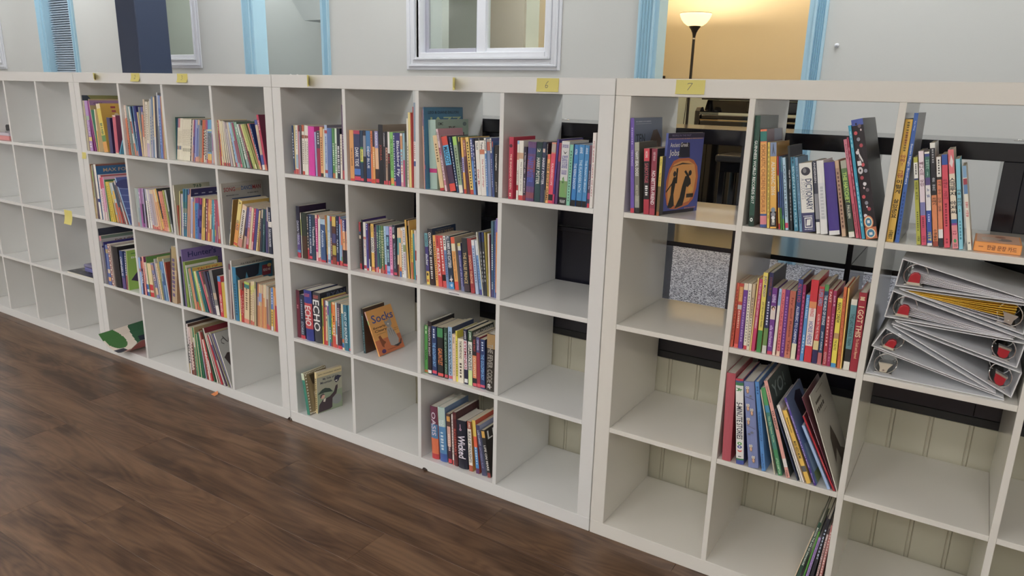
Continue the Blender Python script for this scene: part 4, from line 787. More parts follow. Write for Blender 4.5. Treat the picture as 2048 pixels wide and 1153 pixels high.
C43;p;-437.9;26;-10.5;13.9;187;124;2c2a2a;2c2826;.02-.16:d0a040 .9-1:8a3434;LIFE ON MARS@ece8e4:.32-.85:.65;life;
D11;k;70.4;4;-4.1;11.1;274;219;6a50a8;6c7a98;.95-1:c83448;TEN KINGS@b8a8d8:.33-.5:.5|#a898d0:.1-.28:.4:8;ten;
D11;p;84.1;4;-4.3;13.9;206;136;7a786e;6a645a;0-.12:a0a090 .75-.92:9a9a90 .92-1:2a2a2a;NAVY SEAL DOGS@f0f0ec:.13-.47:.65|MIKE RITLAND@b8b4a0:.6-.83:.5;;
D11;p;111.6;4;-3.8;16.5;190;125;282428;7c2434;0-.19:c83a4c .77-1:b02c40;SABOTAGE@b04a58:.22-.52:.65|HACKING@f0dcd8:.04-.14:.45|#d8d8d8:.56-.72:.5:5;;
D11;p;129.4;4;-1.8;16.4;191;126;8c3448;2c2a30;.9-1:a8384c;NO-BETTER-FRIEND@f0e4e4:.33-.84:.65|ROBERT WEINTRAUB@d8b0b8:.05-.18:.4;;
D11;p;151.1;4;-0.6;8.0;170;112;d8c03c;2a2828;.5-1:6a5834 .93-1:a05a30;THE TIME MACHINE@8a4a30:.27-.5:.45|H G WELLS@6a5a20:.04-.15:.45;;
D11;k;148.9;32;1.0;8.0;235;167;5460a0;4a54a0;;;jobs;-18.3
D12;h;416.2;9;-2.72;13.6;293;200;2f5448;5c6862;.9-1:2a4038;GUINNESS WORLD RECORDS 2017@f0f2ee:.22-.79:.55;gwr;
D12;h;447.1;9;-6.2;16.7;259;176;e0734a;7a4a56;.02-.12:2c7c74 .13-.86:e0a34a .86-1:3f5a94 .88-.97:d8808a;SCHOLASTIC CHILDRENS THESAURUS@a8642c:.15-.84:.6;thes;
D12;p;465.4;9;-6.0;5.7;227;150;d8bc48;;;#a08428:.05-.9:.4:16;;
D12;p;473.7;9;-6.4;15.6;227;150;e0a838;c89830;0-.16:7c8cac .8-.98:2c2c2c;ALMANAC 2016@f2ead8:.22-.61:.6|NATIONAL KIDS@e8e4d4:.82-.96:.5;alm;
D12;k;495.9;9;-7.9;3.1;193;154;b83a3c;;.26-.48:d8b83c .48-.7:34508c .7-.92:d8b83c;;;
D12;p;501.2;9;-8.07;3.2;193;128;3c5c94;;.7-1:4c8c3c;;;
D12;p;506.5;9;-8.49;4.3;192;127;4c7c94;;.2-.8:3c5480 .85-1:5c9c3c;;;
D12;p;513.7;9;-9.14;7.1;191;126;a8c8dc;;.9-.97:c83c5c;LAZY LITTLE KIDS@4c5c70:.1-.82:.5;;
D12;h;526.1;9;-8.6;5.2;222;151;34383c;4c5058;;Card Tricks@d8dce0:.28-.5:.6|#a8acb0:.55-.9:.4:8;;
D12;p;536.0;9;-9.7;10.3;194;128;3c809c;305a74;;SEVENTEENTH RULE@a8d0dc:.12-.95:.45|#2c5064:.0-.1:.4:2;;
D12;p;549.2;9;-10.3;6.6;194;128;6c98b8;;;THE MAGIC OF SUMMER@34586c:.1-.9:.45;;
D12;p;556.8;9;-9.9;31.2;179;118;ecebe4;3a4258;.72-1:44466e;DICTIONARY@3c4a68:.23-.68:.5:c.68|A STUDENTS@b0b0b4:.22-.52:.35:c.25;dict;
D12;p;591.5;9;-10.3;9.2;188;124;3c4050;;.45-.8:8a8c94 .84-1:e0e0dc;ANDERSEN@c8c8cc:.02-.3:.5;;
D12;h;601.9;9;-10.4;16.4;189;129;e4e4e2;;.3-.8:d4d6d8;#b8bcc0:.35-.8:.5:10;;
D12;h;622.6;9;-11.4;24.9;186;126;4c3c8c;4a3a88;.94-1:dcdcdc;;;
D12;p;653.2;9;-12.7;9.0;194;128;c8a888;;.1-.9:b08c74;#6a4a40:.15-.9:.45:14;;
D12;p;669.8;9;-13.7;13.0;195;129;5c7c4c;;0-.1:a8a898 .5-.92:3c4640 .93-1:e8e4d8;THE HATCHET@b8d45c:.15-.55:.7|PAULSEN@d0d4c0:.58-.75:.5;;
D12;k;686.0;9;-14.3;6.9;250;200;d0788c;;.35-1:c8566c;Book of Magic@3a2a34:.05-.2:.4|Books About Words@5c2434:.65-.95:.4;;
D12;k;694.5;9;-14.4;4.1;256;205;a83854;;;#d88ca0:.1-.6:.4:8;;
D12;k;700.1;9;-14.2;6.8;285;228;2f9cbc;;;#8cd0e0:.05-.2:.4:4|#8cd0e0:.5-.9:.4:10;;
D12;k;709.6;9;-14.4;26.0;299;239;2a2228;3a3a40;0-.05:4a5cac .9-1:c87044;;doodle;
D13;k;754.0;17;-0.04;15.5;297;237;dcb038;;;WOW SO THIS IS HOW WE LIVED@b0483c:.1-.2:.3|이럴게 살았군요@3a2c20:.48-.8:.6|아하! 그땐@a84038:.28-.47:.6|#7a6428:.02-.26:.35:12|수경출판사@3c3420:.9-.98:.5;;
D13;k;773.6;17;-0.7;9.0;312;250;3c64b0;8a8c94;;Seven Magic Brothers@e0e8f4:.23-.54:.65|Kuo Wang@b8c8e8:.06-.13:.45|#2c4a88:.6-.95:.4:12;;
D13;p;821.4;17;-10.4;8.6;212;140;acac34;;.06-.24:e4e4dc .24-.26:3c4a78;프린들 주세요@5c6420:.28-.48:.45|#5c6420:.62-.85:.4:9|사계절@3c4420:.9-.96:.45|#3a3a3a:.08-.2:.35:6;;
D13;p;831.8;17;-10.2;10.5;227;150;e0d0d8;;.66-1:d04868 .54-.68:7c7cb4;베니스의 상인@7a4a60:.11-.37:.6|#8c2c44:.7-.82:.4:6|지경사@8c2440:.9-.97:.5;;
D13;p;844.5;17;-10.2;10.1;226;149;e0dcdc;;0-.04:e8e4d8 .04-.35:3c6c60 .02-.05:3c4c8c .27-.35:5c4c84 .62-.97:3c54a8;이현서가 27@a8d0c0:.08-.26:.5|노 빌@5c6494:.38-.48:.5|#b8c4e8:.66-.75:.4:4|교서재@d8c83c:.85-.95:.6;;
D13;p;856.8;17;-10.3;10.3;248;150;2e2e34;b8bcbc;0-.05:e4e4dc .5-1:dc8450 .95-1:9c4434;쓰레기@3c2820:.52-.6:.65|숨은 원숭이@b8bcc0:.33-.46:.45|#a8a8ac:.06-.2:.35:6|수경출판@3c2820:.83-.95:.5;;
D13;p;868.8;17;-10.2;9.2;216;143;dc8058;;0-.22:e4e0d8 .22-.25:3a3430 .8-.9:e8e4e0 .9-1:2c3038;세계 우수 단편 모음@8a4c3c:.26-.6:.55|#3a3430:.03-.2:.35:6;;
D13;p;880.3;17;-10.3;11.6;222;147;d8485c;;0-.11:3458a4;타메드 고양이@8c2438:.26-.48:.5|#8c2438:.52-.78:.4:9|#9c2c40:.9-.96:.4:2;;
D13;p;897.7;17;-11.3;11.4;235;150;ecdcc4;;0-.24:dc7078 .7-.76:3c6cac .76-1:e08890 .74-.76:8c3c8c;스크루지 아저씨@24242a:.28-.65:.8|12@a8344c:.82-.86:.6|상서각@34343c:.95-.985:.5;scr;
D13;p;911.0;17;-10.9;8.1;214;141;7cc4d8;;;이솝 이야기 2@3c4448:.33-.58:.6|#3c8ca4:.68-.9:.4:6;;
D13;p;928.6;17;-12.2;7.5;200;132;e4e0d0;;.0-.14:7ca4c8 .15-.22:a84050 .22-.33:5c84b4;엔젤과 크레벌@c84a54:.42-.6:.55|5@3a3a3a:.9-.925:.5;;
D22;p;402.0;9;0.09;7.2;189;124;c8553a;;;#8c3424:.1-.9:.35:16;;
D22;p;412.8;9;-0.8;11.3;189;125;b84034;;.05-.28:c88844 .33-.4:b8b0ac .94-1:d85850;#e8c8b0:.42-.7:.4:10|POWER OF THREE@e0b070:.06-.27:.5;;
D22;p;424.8;9;-0.7;11.6;191;126;6a3a8c;;0-.1:e0d0b8;#a888c0:.2-.9:.4:18;;
D22;p;439.4;9;-1.4;8.6;192;126;ddd4c0;;.94-1:c83c48;#8a8478:.1-.9:.4:18;;
D22;p;448.7;9;-0.9;7.7;192;127;c0a888;;.5-1:d4c8b0;#6a6054:.2-.95:.4:18;;
D22;k;457.1;9;0.0;3.6;211;169;dcb868;;;;;
D22;p;461.8;9;0.1;8.5;209;138;c03464;;;THE CANDY AND THE LAST CANDY EXPERIMENT@f0d8e0:.05-.68:.5;;
D22;p;475.7;9;-1.2;11.8;229;150;d8c448;;.72-1:3c8444;JUST THE PAIN-GIFTED PRANKS@5a4c24:.36-.68:.5|JUDY MOODY@4a3c94:.04-.3:.7;;
D22;h;491.1;9;-1.2;11.2;231;157;34345c;3a3634;.68-1:6c8c4c .9-1:c8c8c0;JUDGED BLUME@8c4c38:.05-.28:.6|#c0c4d8:.35-.65:.45:9;;
D22;p;505.3;9;-1.9;12.7;191;126;713a8c;;.27-.47:d8ccc4 .95-1:c83c58;ella enchanted@d0b0e0:.56-.88:.65|LEVINE@dcccec:.1-.22:.7;ella;
D22;p;519.4;9;-0.8;7.1;191;126;dcc8b8;;0-.25:a0bcdc .25-.95:e4dcd0;BE SERENA@6484b0:.05-.24:.5;;
D22;p;530.2;9;-1.7;8.8;191;126;d86a74;;.92-1:e4c0a8;CUPCAKES@a83444:.05-.55:.5|#a83444:.6-.95:.4:7;;
D22;p;540.3;9;-1.9;10.5;191;126;6a2f80;;;#a878b8:.1-.95:.4:20;;
D22;p;551.5;9;-1.8;14.8;190;125;c8785c;b8a890;.0-.9:b8604c;Ivy and Rosie Tales@7c2c28:.1-.95:.5;;
D22;h;568.2;9;-1.3;11.7;225;153;34407c;4a2c3c;.8-1:dcd8b8;ALVIN HO@b8485c:.05-.28:.75|ALLERGIC TO CAMPING@d8dcec:.33-.8:.55;;
D22;p;583.9;9;-2.2;7.8;212;140;8c2458;5a3040;.93-1:b03468;#c05c8c:.1-.9:.4:16;;
D22;p;592.5;9;-1.5;8.4;186;123;4c8cc8;;;LITTLE RISKS@c8e0f0:.05-.35:.5|#c8e0f0:.6-.9:.4:6;;
D22;p;602.9;9;-1.9;18.0;229;150;cc2434;;.26-.8:e0d0c8 .26-.34:d88850;WINGS@c83c4c:.33-.44:.5|HORSE HERDS@6468a0:.5-.78:.6;hat;
D22;p;622.7;9;-1.7;13.0;214;142;c03038;;.7-.82:d8c488 .82-1:34305c;SUPER HERO@6c9cc4:.03-.25:.75|ALVIN IN THE FLYING@e8c8c8:.35-.68:.45;;
D22;p;637.2;9;-1.9;9.8;221;146;2c4668;6a685c;0-.08:4c8c4c .85-1:b8686c;THE WORLD OF OUNGE@e0e4e8:.13-.5:.7|JANE T KERNE@d0d8e0:.58-.82:.5;;
D22;p;650.6;9;-2.7;10.0;210;139;a82c3c;;;FAST@e8d0c8:.03-.17:.5|KENSINGTON@e0a8a8:.82-.98:.6|#e0a8a8:.35-.75:.4:9;;
D22;p;661.5;9;-2.6;8.0;208;137;9c2c58;;;Jack B@e0b8c8:.06-.2:.6|#c87898:.3-.95:.4:16;;
D22;p;671.5;9;-2.0;11.7;190;125;e4d02c;;.5-.58:b88c5c .94-1:3c8cc0;NANCY DREW@3c3420:.06-.35:.7|THE ALE FILE@5c5020:.6-.75:.5;;
D22;p;686.9;9;-2.9;6.7;222;147;d06834;;;THE BAD PINE TREE@a84820:.1-.9:.4;;
D22;k;694.3;9;-2.3;3.7;221;176;e0b04c;c89840;;;;
D22;p;702.1;9;-1.4;14.2;193;127;5c8c94;;0-.08:d8d0c0 .7-.88:2c2c2c .88-1:d8d4c8;THE LAST PARADE TRAIN@2c5054:.2-.65:.6;;
D22;h;717.5;9;-1.1;18.6;214;146;9a2436;7c1c2c;;I GOT THIS@e4c8a0:.17-.56:.7|To Gold and Beyond@e0b890:.58-.83:.45|#e0c8a0:.05-.1:.6:3;;
D32;h;415.8;4;-2.82;25.6;274;186;b04c58;8c3844;;;;
D32;h;458.1;4;-6.3;21.9;263;179;c03448;3c3c6c;.02-.075:44548c .04-.075:3c7c50 .075-.93:e8e6e2 .93-1:4454a0 .93-.95:3c7c50;5-MINUTE STORIES@3c3c48:.27-.7:.75|A@3c8c44:.1-.14:.8;fives;
D32;h;493.6;4;-8.9;28.5;262;178;7884b4;8c98b8;;;owls;
D32;k;532.2;4;-10.4;10.5;269;215;4c88c8;;;The Adventures of LUCKY PUP@2c5490:.33-.66:.5|#2c5490:.05-.15:.45:3|Andrews Press@2c5490:.8-.97:.5;;
D32;k;566.8;4;-15.32;2.7;253;202;d4c8b0;;;;;
D32;k;578.0;4;-16.98;11.7;262;209;3c7c70;;0-.25:4c9c5c .2-.28:3c8cb4 .7-1:3c8454;The Sky Name Turtle@a8c89c:.32-.62:.55|LITTLE HAMPTON@b8dcb8:.8-.98:.5;;
D32;k;600.9;4;-19.0;10.0;288;230;dc9c90;44504c;.8-.89:dcd4d0;YO AESOP@4c3434:.3-.5:.6|Heimlich A Remsberg@6c4444:.05-.22:.45|E Scieszka@6c4444:.92-.99:.45;yo;
D32;k;630.6;4;-23.5;3.1;212;170;343c54;;;;;
D32;k;639.1;4;-23.2;2.9;227;182;e4e2de;;;;;
D32;k;644.8;4;-23.6;4.6;231;185;dcd8d4;;;;;
D32;k;655.3;4;-24.2;11.3;217;174;e0b43c;;.76-.84:5c5c5c;MARS NEEDS MOMS@3c3428:.42-.66:.7|Berkeley Breathed@6c5424:.1-.3:.5;;
D32;h;675.3;4;-24.8;6.0;260;177;54449c;6c84b0;.6-1:4c3488;ADVENTURE AND PLAY STORY BOOK@d4cce8:.2-.8:.5|PASSION@d8d0e8:.05-.13:.55|Disney@d0c8e8:.86-.97:.5;frost;
D32;k;710.4;4;-28.0;7.2;189;151;98b4dc;;;;;
D32;k;725.1;4;-28.2;4.6;222;178;b01c2c;7c3440;;GUITAR FIELD MAN@d87c7c:.48-.75:.5;;
D32;k;731.0;4;-25.6;2.1;276;221;6c3448;6c3c44;;FAVORITE DINOSAURS@e8dce4:.2-.5:.6;;
D32;k;734.0;4;-22.0;2.2;279;223;d4d0c4;b8b4a8;;;nest;
D42;k;649.1;50;11.35;2.5;188;150;c8b498;3a3a38;;;;
D42;k;653.9;50;10.98;7.8;222;178;2c4c3c;243c34;;BACON THE ARE OF DINOSAURS@d8dcd4:.08-.7:.55;;
D42;k;671.4;50;8.39;4.4;192;153;4c8c34;3c5c30;;;;
D42;k;678.8;50;7.67;6.7;173;139;a88cc8;5c5654;;HIDDEN TREASURES IN THE SECRETS@5c4478:.05-.8:.55;;
D42;k;690.7;50;6.19;8.7;239;191;2c2c34;2c2c30;0-.1:2c2c34;#b8c4d8:.15-.6:.4:9;;
D42;k;707.0;50;4.3;4.9;211;169;d0b8b4;;0-.1:5a4a4c;#8c4c50:.2-.95:.5:20;;
D42;k;715.2;50;3.62;7.0;222;177;b8706c;;;#e0c8c4:.1-.95:.5:20;;
B11;k;-2929.5;4;0.76;1.5;274;219;c0b8a0;8c8c50;0-.2:3c4858;;very;
B11;k;-2926.5;4;0.76;13.5;248;198;b8b094;;;;;
B11;k;-2904.6;4;-1.02;28.4;248;198;b08cc4;8a2c7c;.3-.38:a0b8a4 .38-.75:a070b4 .72-.8:dcc870;VENTURE@e0d0e8:.38-.7:.6|#e8e0ee:.85-.95:.6:2;;
B11;k;-2862.2;4;-4.1;12.1;247;197;8c2c80;8a2c7c;;;;
B11;k;-2841.2;4;-5.97;3.4;258;207;d8b8b8;b8a478;0-.2:d8b0b4 .82-1:dcc4bc;;lilac;
B11;k;-2830.7;4;-7.53;2.4;206;165;5cac94;;0-.15:8c9c90 .65-1:5a8c80;#c8e8dc:.35-.65:.5:7;;
B11;k;-2827.6;4;0.4;8.9;208;166;e0d0b4;;.5-1:d8a838;;;
B11;p;-2774.7;4;-7.0;34.5;236;150;d8c040;d8ac34;0-.1:e8d8b0 .65-.78:5c8c50 .78-1:d89840;#5a7a50:.4-.65:.6:6;yellow;
B11;p;-2723.7;4;0.6;29.3;172;114;44406c;34305c;;;;
B11;h;-2673.4;4;1.6;28.0;185;126;c85c70;803c5c;0-.04:e4c8b8 .97-1:d8c8a8;;;
B11;p;-2642.6;4;30.6;7.7;78;52;4c98b8;;;;;
B12;b;-2575.8;15;-0.46;14.4;235;169;d87c58;;0-.25:e0c8b8 .8-1:c85c38;#e8e0d8:.05-.28:.6:4|#8c4c34:.7-.9:.5:4;;
B12;b;-2552.3;15;-2.51;9.5;235;169;94a09c;;;#5c7088:.2-.8:.4:12;;
B12;b;-2536.8;15;-3.81;8.4;232;167;7c908c;;;;;
B12;b;-2523.0;15;-4.98;11.0;230;166;d8d4cc;;.3-.55:b86860 .6-.75:e4e0d8 .75-1:d08068;#a04c4c:.25-.55:.4:6;;
B12;b;-2504.9;15;-6.55;8.7;231;166;4c80a0;3c4c74;.9-1:c87c60;;;
B12;b;-2495.6;15;-2.69;9.0;232;167;5c7ca4;;.3-.5:a8a4c0 .7-1:6c84b4;#d0d8e4:.35-.65:.4:8;;
B12;b;-2480.9;15;-3.91;17.2;234;168;34347c;;;;;
B12;b;-2463.0;15;-2.8;7.4;206;148;d8c08c;;;;;
B12;b;-2454.9;15;-0.7;5.8;230;165;9ca4ac;;.5-1:b89c84;;;
B12;b;-2448.4;15;3.0;14.3;231;166;a8a0a8;;0-.1:5c5ca4 .15-.6:d08064 .6-1:d8c0a4;;;
B12;k;-2433.3;15;4.2;12.6;266;212;c8b4a0;b8b4a4;;#8c7c6c:.2-.7:.4:10;;
B12;p;-2420.0;15;5.0;20.6;256;150;d4ccbc;;.75-1:b8a4bc;#a8a090:.05-.7:.5:16;;
B12;b;-2398.7;15;6.58;6.4;261;188;d0ccbc;;.6-.9:c8c8c4;;;
B12;k;-2388.1;15;5.82;15.4;270;216;a8acb0;;.7-1:a8a4b8;#5c74a4:.3-.8:.4:10;;
B12;k;-2369.6;15;5.3;9.8;280;224;6c88ac;;.3-.7:a0a8b4;#3c4c7c:.3-.7:.4:8;;
B12;b;-2359.1;15;5.7;12.4;279;201;e4cca0;;.65-1:d4d0cc;;;
B12;k;-2346.0;15;5.8;8.3;285;228;34344c;;;;;
B12;b;-2335.6;15;5.51;7.2;284;204;5c6470;;;;;
B12;k;-2323.6;15;4.7;7.5;299;239;c8c8cc;8c8c90;.5-1:8c949c;;;
B12;k;-2311.2;15;3.88;16.8;287;230;6480c0;;0-.2:7c94c4;#8ca4d8:.3-.8:.5:10;;
B12;b;-2290.6;15;3.24;6.2;283;204;b47c74;;;;;
B12;b;-2280.3;15;2.56;10.2;285;205;c0ac80;;;;;
B13;k;-2226.5;37;5.7;2.2;193;154;6c9c7c;3c5c50;0-.25:8ca494;;;
B13;k;-2223.5;37;7.3;2.3;189;151;2c6480;;;;;
B13;b;-2220.5;37;10.37;2.3;191;137;e6e0cc;;0-.22:5c5c94 .66-.75:5c74a4;#b8ac98:.3-.6:.4:9;;
B13;b;-2217.5;37;10.37;2.3;191;137;e6e0cc;;0-.22:6c6ca4 .66-.75:a09088;#b8ac98:.3-.6:.4:9;;
B13;b;-2214.5;37;10.37;2.3;191;138;e6e0cc;;0-.22:c06878 .66-.75:c0806c;#b8ac98:.3-.6:.4:9;;
B13;b;-2211.5;37;10.37;2.3;191;138;e6e0cc;;0-.22:c05c70 .66-.75:b8705c;#b8ac98:.3-.6:.4:9;;
B13;b;-2208.5;37;10.37;2.3;191;138;e6e0cc;;0-.22:c06070 .66-.75:6c8c7c;#b8ac98:.3-.6:.4:9;;
B13;b;-2205.5;37;10.37;2.7;192;138;e6e0cc;;0-.22:c86c7c .66-.75:8ca08c;#b8ac98:.3-.6:.4:9;;
B13;b;-2201.7;37;10.3;4.3;192;138;e6e0cc;;.66-.75:5c6ca4;#b8ac98:.3-.6:.4:9;;
B13;b;-2196.7;37;10.3;4.7;192;138;e6e0cc;;.66-.75:7c84a0;#b8ac98:.3-.6:.4:9;;
B13;b;-2191.3;37;10.3;3.9;192;138;e6e0cc;;.66-.75:c8b8a0;#b8ac98:.3-.6:.4:9;;
B13;b;-2186.0;37;10.1;4.2;192;139;e6e0cc;;.66-.75:d0ccb8;#b8ac98:.3-.6:.4:9;;
B13;b;-2181.0;37;10.4;4.9;189;136;e6e0cc;;.7-.78:c8c0ac;#b0a494:.25-.65:.4:9;;
B13;b;-2175.3;37;10.5;5.3;189;136;e2dcc6;;.7-.78:a8a890;#b0a494:.25-.65:.4:9;;
B13;b;-2169.2;37;10.6;5.2;189;136;e6e0cc;;.7-.78:c8c0ac;#b0a494:.25-.65:.4:9;;
B13;b;-2163.2;37;10.7;4.9;190;137;e2dcc6;;.7-.78:a8a890;#b0a494:.25-.65:.4:9;;
B13;b;-2157.5;37;10.9;4.9;190;137;e6e0cc;;.7-.78:c8c0ac;#b0a494:.25-.65:.4:9;;
B13;b;-2151.8;37;11.0;5.2;190;137;e2dcc6;;.7-.78:a8a890;#b0a494:.25-.65:.4:9;;
B13;b;-2145.8;37;11.1;5.2;191;137;e6e0cc;;.7-.78:c8c0ac;#b0a494:.25-.65:.4:9;;
B13;b;-2139.8;37;11.2;4.8;191;137;e2dcc6;;.7-.78:a8a890;#b0a494:.25-.65:.4:9;;
B13;b;-2134.2;37;11.3;4.8;191;138;e6e0cc;;.7-.78:c8c0ac;#b0a494:.25-.65:.4:9;;
B13;b;-2128.5;37;11.5;6.2;192;138;e2dcc6;;.7-.78:a8a890;#b0a494:.25-.65:.4:9;;
B13;b;-2121.4;37;11.6;5.1;192;138;34302c;;;#d8d0c0:.1-.9:.5:10;;
B13;b;-2114.0;37;11.2;7.6;189;136;e0d4c4;;.65-.9:d8bca8;;;
B13;b;-2104.6;37;11.0;8.0;188;136;a87c94;;0-.3:b05c7c .4-.6:6c64a4 .8-1:c08474;;;
B13;b;-2091.7;37;9.8;5.6;189;136;5c58a4;;.8-1:8c84b4;;;
B13;b;-2084.3;37;9.5;6.6;189;136;a8b4dc;;.9-1:c87060;;;
B13;b;-2076.9;37;10.2;6.5;190;137;5c6cac;;0-.2:9ca4bc .88-1:d0a080;;;
B13;b;-2069.5;37;10.2;8.7;190;137;7c8cb8;;0-.12:d8b080 .88-1:d09078;;;
B13;b;-2058.5;37;9.8;6.5;187;135;9c98a0;;.86-1:d0a070;;;
B13;b;-2047.5;37;8.7;11.7;188;135;8c8c88;;0-.12:3c4c50 .9-1:c88858;;;
B13;b;-2034.8;37;9.4;8.9;191;138;d06844;;;;;
B13;b;-2020.3;37;8.0;9.2;190;137;c86c4c;;.22-1:d4d0bc;#2c3038:.22-.85:.7:9;;
B13;b;-2008.7;37;7.5;8.1;190;137;b85c74;;.22-1:c8ccc8;#2c3038:.22-.95:.6:12;;
B13;b;-1998.6;37;7.1;6.3;190;137;9c4c8c;;.22-1:c8ccd0 .9-1:c86c84;#3c4450:.25-.95:.5:14;;
B13;b;-1989.6;37;6.5;8.2;191;138;5ca0cc;;.22-.26:e0e4a8 .3-.75:8c949c .78-1:e0b850 .93-1:d8743c;#3c444c:.3-.75:.6:14;;
B13;b;-1980.7;37;6.7;7.8;192;138;68a4d0;;.22-.26:d8e0a8 .3-.75:8c949c .78-1:e0bc58 .93-1:d8743c;#3c444c:.3-.75:.6:14;;
B13;b;-1971.8;37;6.6;8.1;192;138;74a8d0;;.22-.26:d8e0a8 .3-.75:8c949c .78-1:e0bc58 .93-1:d8743c;#3c444c:.3-.75:.6:14;;
B13;b;-1959.3;37;5.5;8.2;185;133;c8b4bc;;.3-.7:a47ca0;;;
B13;b;-1948.7;37;5.0;7.0;181;131;b07c90;;.8-1:c08c74;;;
B14;b;-1875.0;16;0.09;2.3;193;139;d8d058;;;#8c8c3c:.3-.8:.4:9;;
B14;b;-1871.3;16;-0.12;6.8;192;138;b84c60;;.3-.7:9c4478 .9-1:c04c50;#e8d8d0:.05-.25:.4:4;;
B14;b;-1860.1;16;-1.21;6.8;195;140;dccca8;;.3-.8:dca458;#d8c0a0:.1-.6:.4:4;;
B14;b;-1850.8;16;-1.74;4.5;192;138;e0d4bc;8c8880;.93-1:c86458;;;
B14;b;-1843.3;16;-2.44;10.2;190;137;d8cca8;a49c90;.93-1:c04848;;;
B14;b;-1826.6;16;-4.17;8.3;191;137;d4ccb4;908c88;.93-1:c86060;;;
B14;b;-1813.0;16;-5.55;8.5;189;136;c4b8b4;8c8478;.5-1:d0c4b4 .93-1:c04c50;;;
B14;b;-1799.1;16;-6.98;10.0;187;135;b8b0b8;;0-.15:9c8c94;;;
B14;b;-1782.6;16;-8.72;12.0;187;134;c8bca8;9c9480;;;;
B14;b;-1762.7;16;-10.85;6.4;189;136;a8c4e0;;.9-1:d05068;#5c7ca4:.25-.8:.4:6;;
B14;b;-1751.8;16;-11.97;3.7;188;136;98bcdc;;.92-1:e0e0e4;;;
B14;b;-1745.3;16;-12.57;6.7;187;135;a8c0b4;;.0-.3:8cb4a4 .4-.9:a04c64;;;
B14;b;-1733.9;16;-13.71;11.6;189;136;944c64;;.93-1:d0607c;;;
B14;b;-1721.3;16;-12.9;6.4;194;139;7cac90;5c846c;.9-1:5c9470;;;
B14;b;-1710.7;16;-13.86;11.3;193;139;8cb0a0;5c7464;;#e0ece4:.1-.3:.5:3;;
B14;b;-1691.2;16;-15.98;8.0;187;134;dcdcd8;;.25-.75:f0f0ec .8-1:8cacb4;#6c8c74:.3-.7:.7:8;;
B14;b;-1677.1;16;-17.46;3.9;188;135;7c8c84;;.85-1:6c8c98;;;
B14;b;-1670.1;16;-18.12;8.1;188;135;8c4454;6c3c48;;#c8a8ac:.3-.75:.4:9;;
B14;b;-1656.1;16;-19.48;6.1;190;137;d8c890;;.6-1:5c6c48;;;
B14;b;-1647.4;16;-19.9;7.7;191;138;b0b860;;;#e0e490:.3-.9:.4:9;;
B14;b;-1638.0;16;-20.03;9.4;192;139;a8b058;747434;.9-1:d0c8a0;;;
B14;b;-1621.4;16;-21.67;9.2;195;140;8c8c4c;74743c;;;;
B14;b;-1611.0;16;-18.9;7.4;195;141;d87c70;;.9-1:e0b080;;;
B14;p;-1602.5;16;-17.7;5.5;193;128;344c84;2c3c74;.8-1:d0786c;#e0e4ec:.1-.35:.5:4|#e0e4ec:.45-.75:.6:6;;
B14;b;-1593.9;16;-9.6;16.1;205;147;4c5ca4;a09084;.1-.3:c8b89c .3-.7:c0a494 .9-1:d8d8d4;;;
B14;h;-1576.9;16;-9.2;12.7;226;154;b83454;8c2448;.9-1:c87458;SURVIVOR@e0e0e8:.1-.28:.6;sur;
B21;k;-2929.5;4;0.2;2.3;282;225;d08048;8c5c40;0-.1:b86a34 .5-.9:d8b05c;;;
B21;k;-2926.5;4;1.3;2.3;274;219;b8b088;;.4-1:9cac54;;;
B21;k;-2923.5;4;1.3;10.6;279;223;9c9c84;;.1-.3:8ca458 .6-1:c0a890;;;
B21;k;-2906.3;4;0.07;9.1;278;222;6c646c;;.7-1:5c4c68;;;
B21;k;-2891.4;4;-0.97;20.1;284;227;e0dcd4;2c689c;.62-.68:343c84;;max;
B21;b;-2861.7;4;-0.9;9.6;233;168;e4e0dc;;;#c8a8b4:.2-.7:.4:9;;
B21;k;-2850.6;4;-0.0;11.0;232;186;dcccd4;b85064;.05-.3:d0506c;#c8647c:.35-.8:.4:9;;
B21;b;-2835.9;4;-0.5;15.8;225;162;d85878;b4687c;.25-.8:e0a8c8 .8-1:dcd4cc;;;
B21;b;-2813.9;4;-1.91;6.7;225;162;e0b0cc;;.7-1:dcd8d4;#b87ca0:.1-.6:.4:9;;
B21;k;-2803.0;4;-2.86;8.9;212;169;4c8c5c;3c7c4c;.5-1:5c8458;;;
B21;p;-2788.5;4;-4.26;8.8;201;132;c8b030;;;#a08c20:.1-.9:.4:14;;
B21;p;-2774.0;4;-5.67;12.1;204;135;d8c034;;;#a08c20:.1-.9:.4:14;;
B21;p;-2756.0;4;-7.1;13.1;204;134;c8b02c;b89c2c;;;;
B21;b;-2731.0;4;-10.19;12.8;204;147;a8b8b8;;.3-.5:d8c060 .5-.75:b8a490 .8-1:d89858;;;
B21;b;-2709.6;4;-12.32;14.6;205;147;c8c8c8;;.2-.4:e0b040 .5-1:c85c3c;;;
B21;b;-2684.9;4;-14.76;12.1;208;150;3c5064;;.6-1:c04834;;;
B21;b;-2663.9;4;-16.8;5.8;211;152;6c6c74;;.7-1:b84434;;;
B21;b;-2649.9;4;-18.66;5.7;227;163;e0dcd8;;.1-.5:2c2c3c;;;
B21;b;-2639.4;4;-19.56;9.4;227;164;7c646c;;.7-1:9c5450;;;
B21;k;-2622.1;4;-21.11;9.5;245;196;8cb0cc;5868a8;;;swirl;
B22;b;-2573.3;21;-0.8;14.7;189;136;a8b0ac;;.9-1:b88078;;;
B22;b;-2557.6;21;-0.9;17.6;189;136;9cacac;;.5-1:8c9ca4;;;
B22;b;-2539.3;21;-0.7;14.7;192;138;b088b8;;.4-1:a05c9c;#e0d0e4:.1-.3:.4:2;;
B22;b;-2523.9;21;1.3;12.4;194;140;a87cac;;.4-.9:2c2440 .9-1:8c3c84;;;
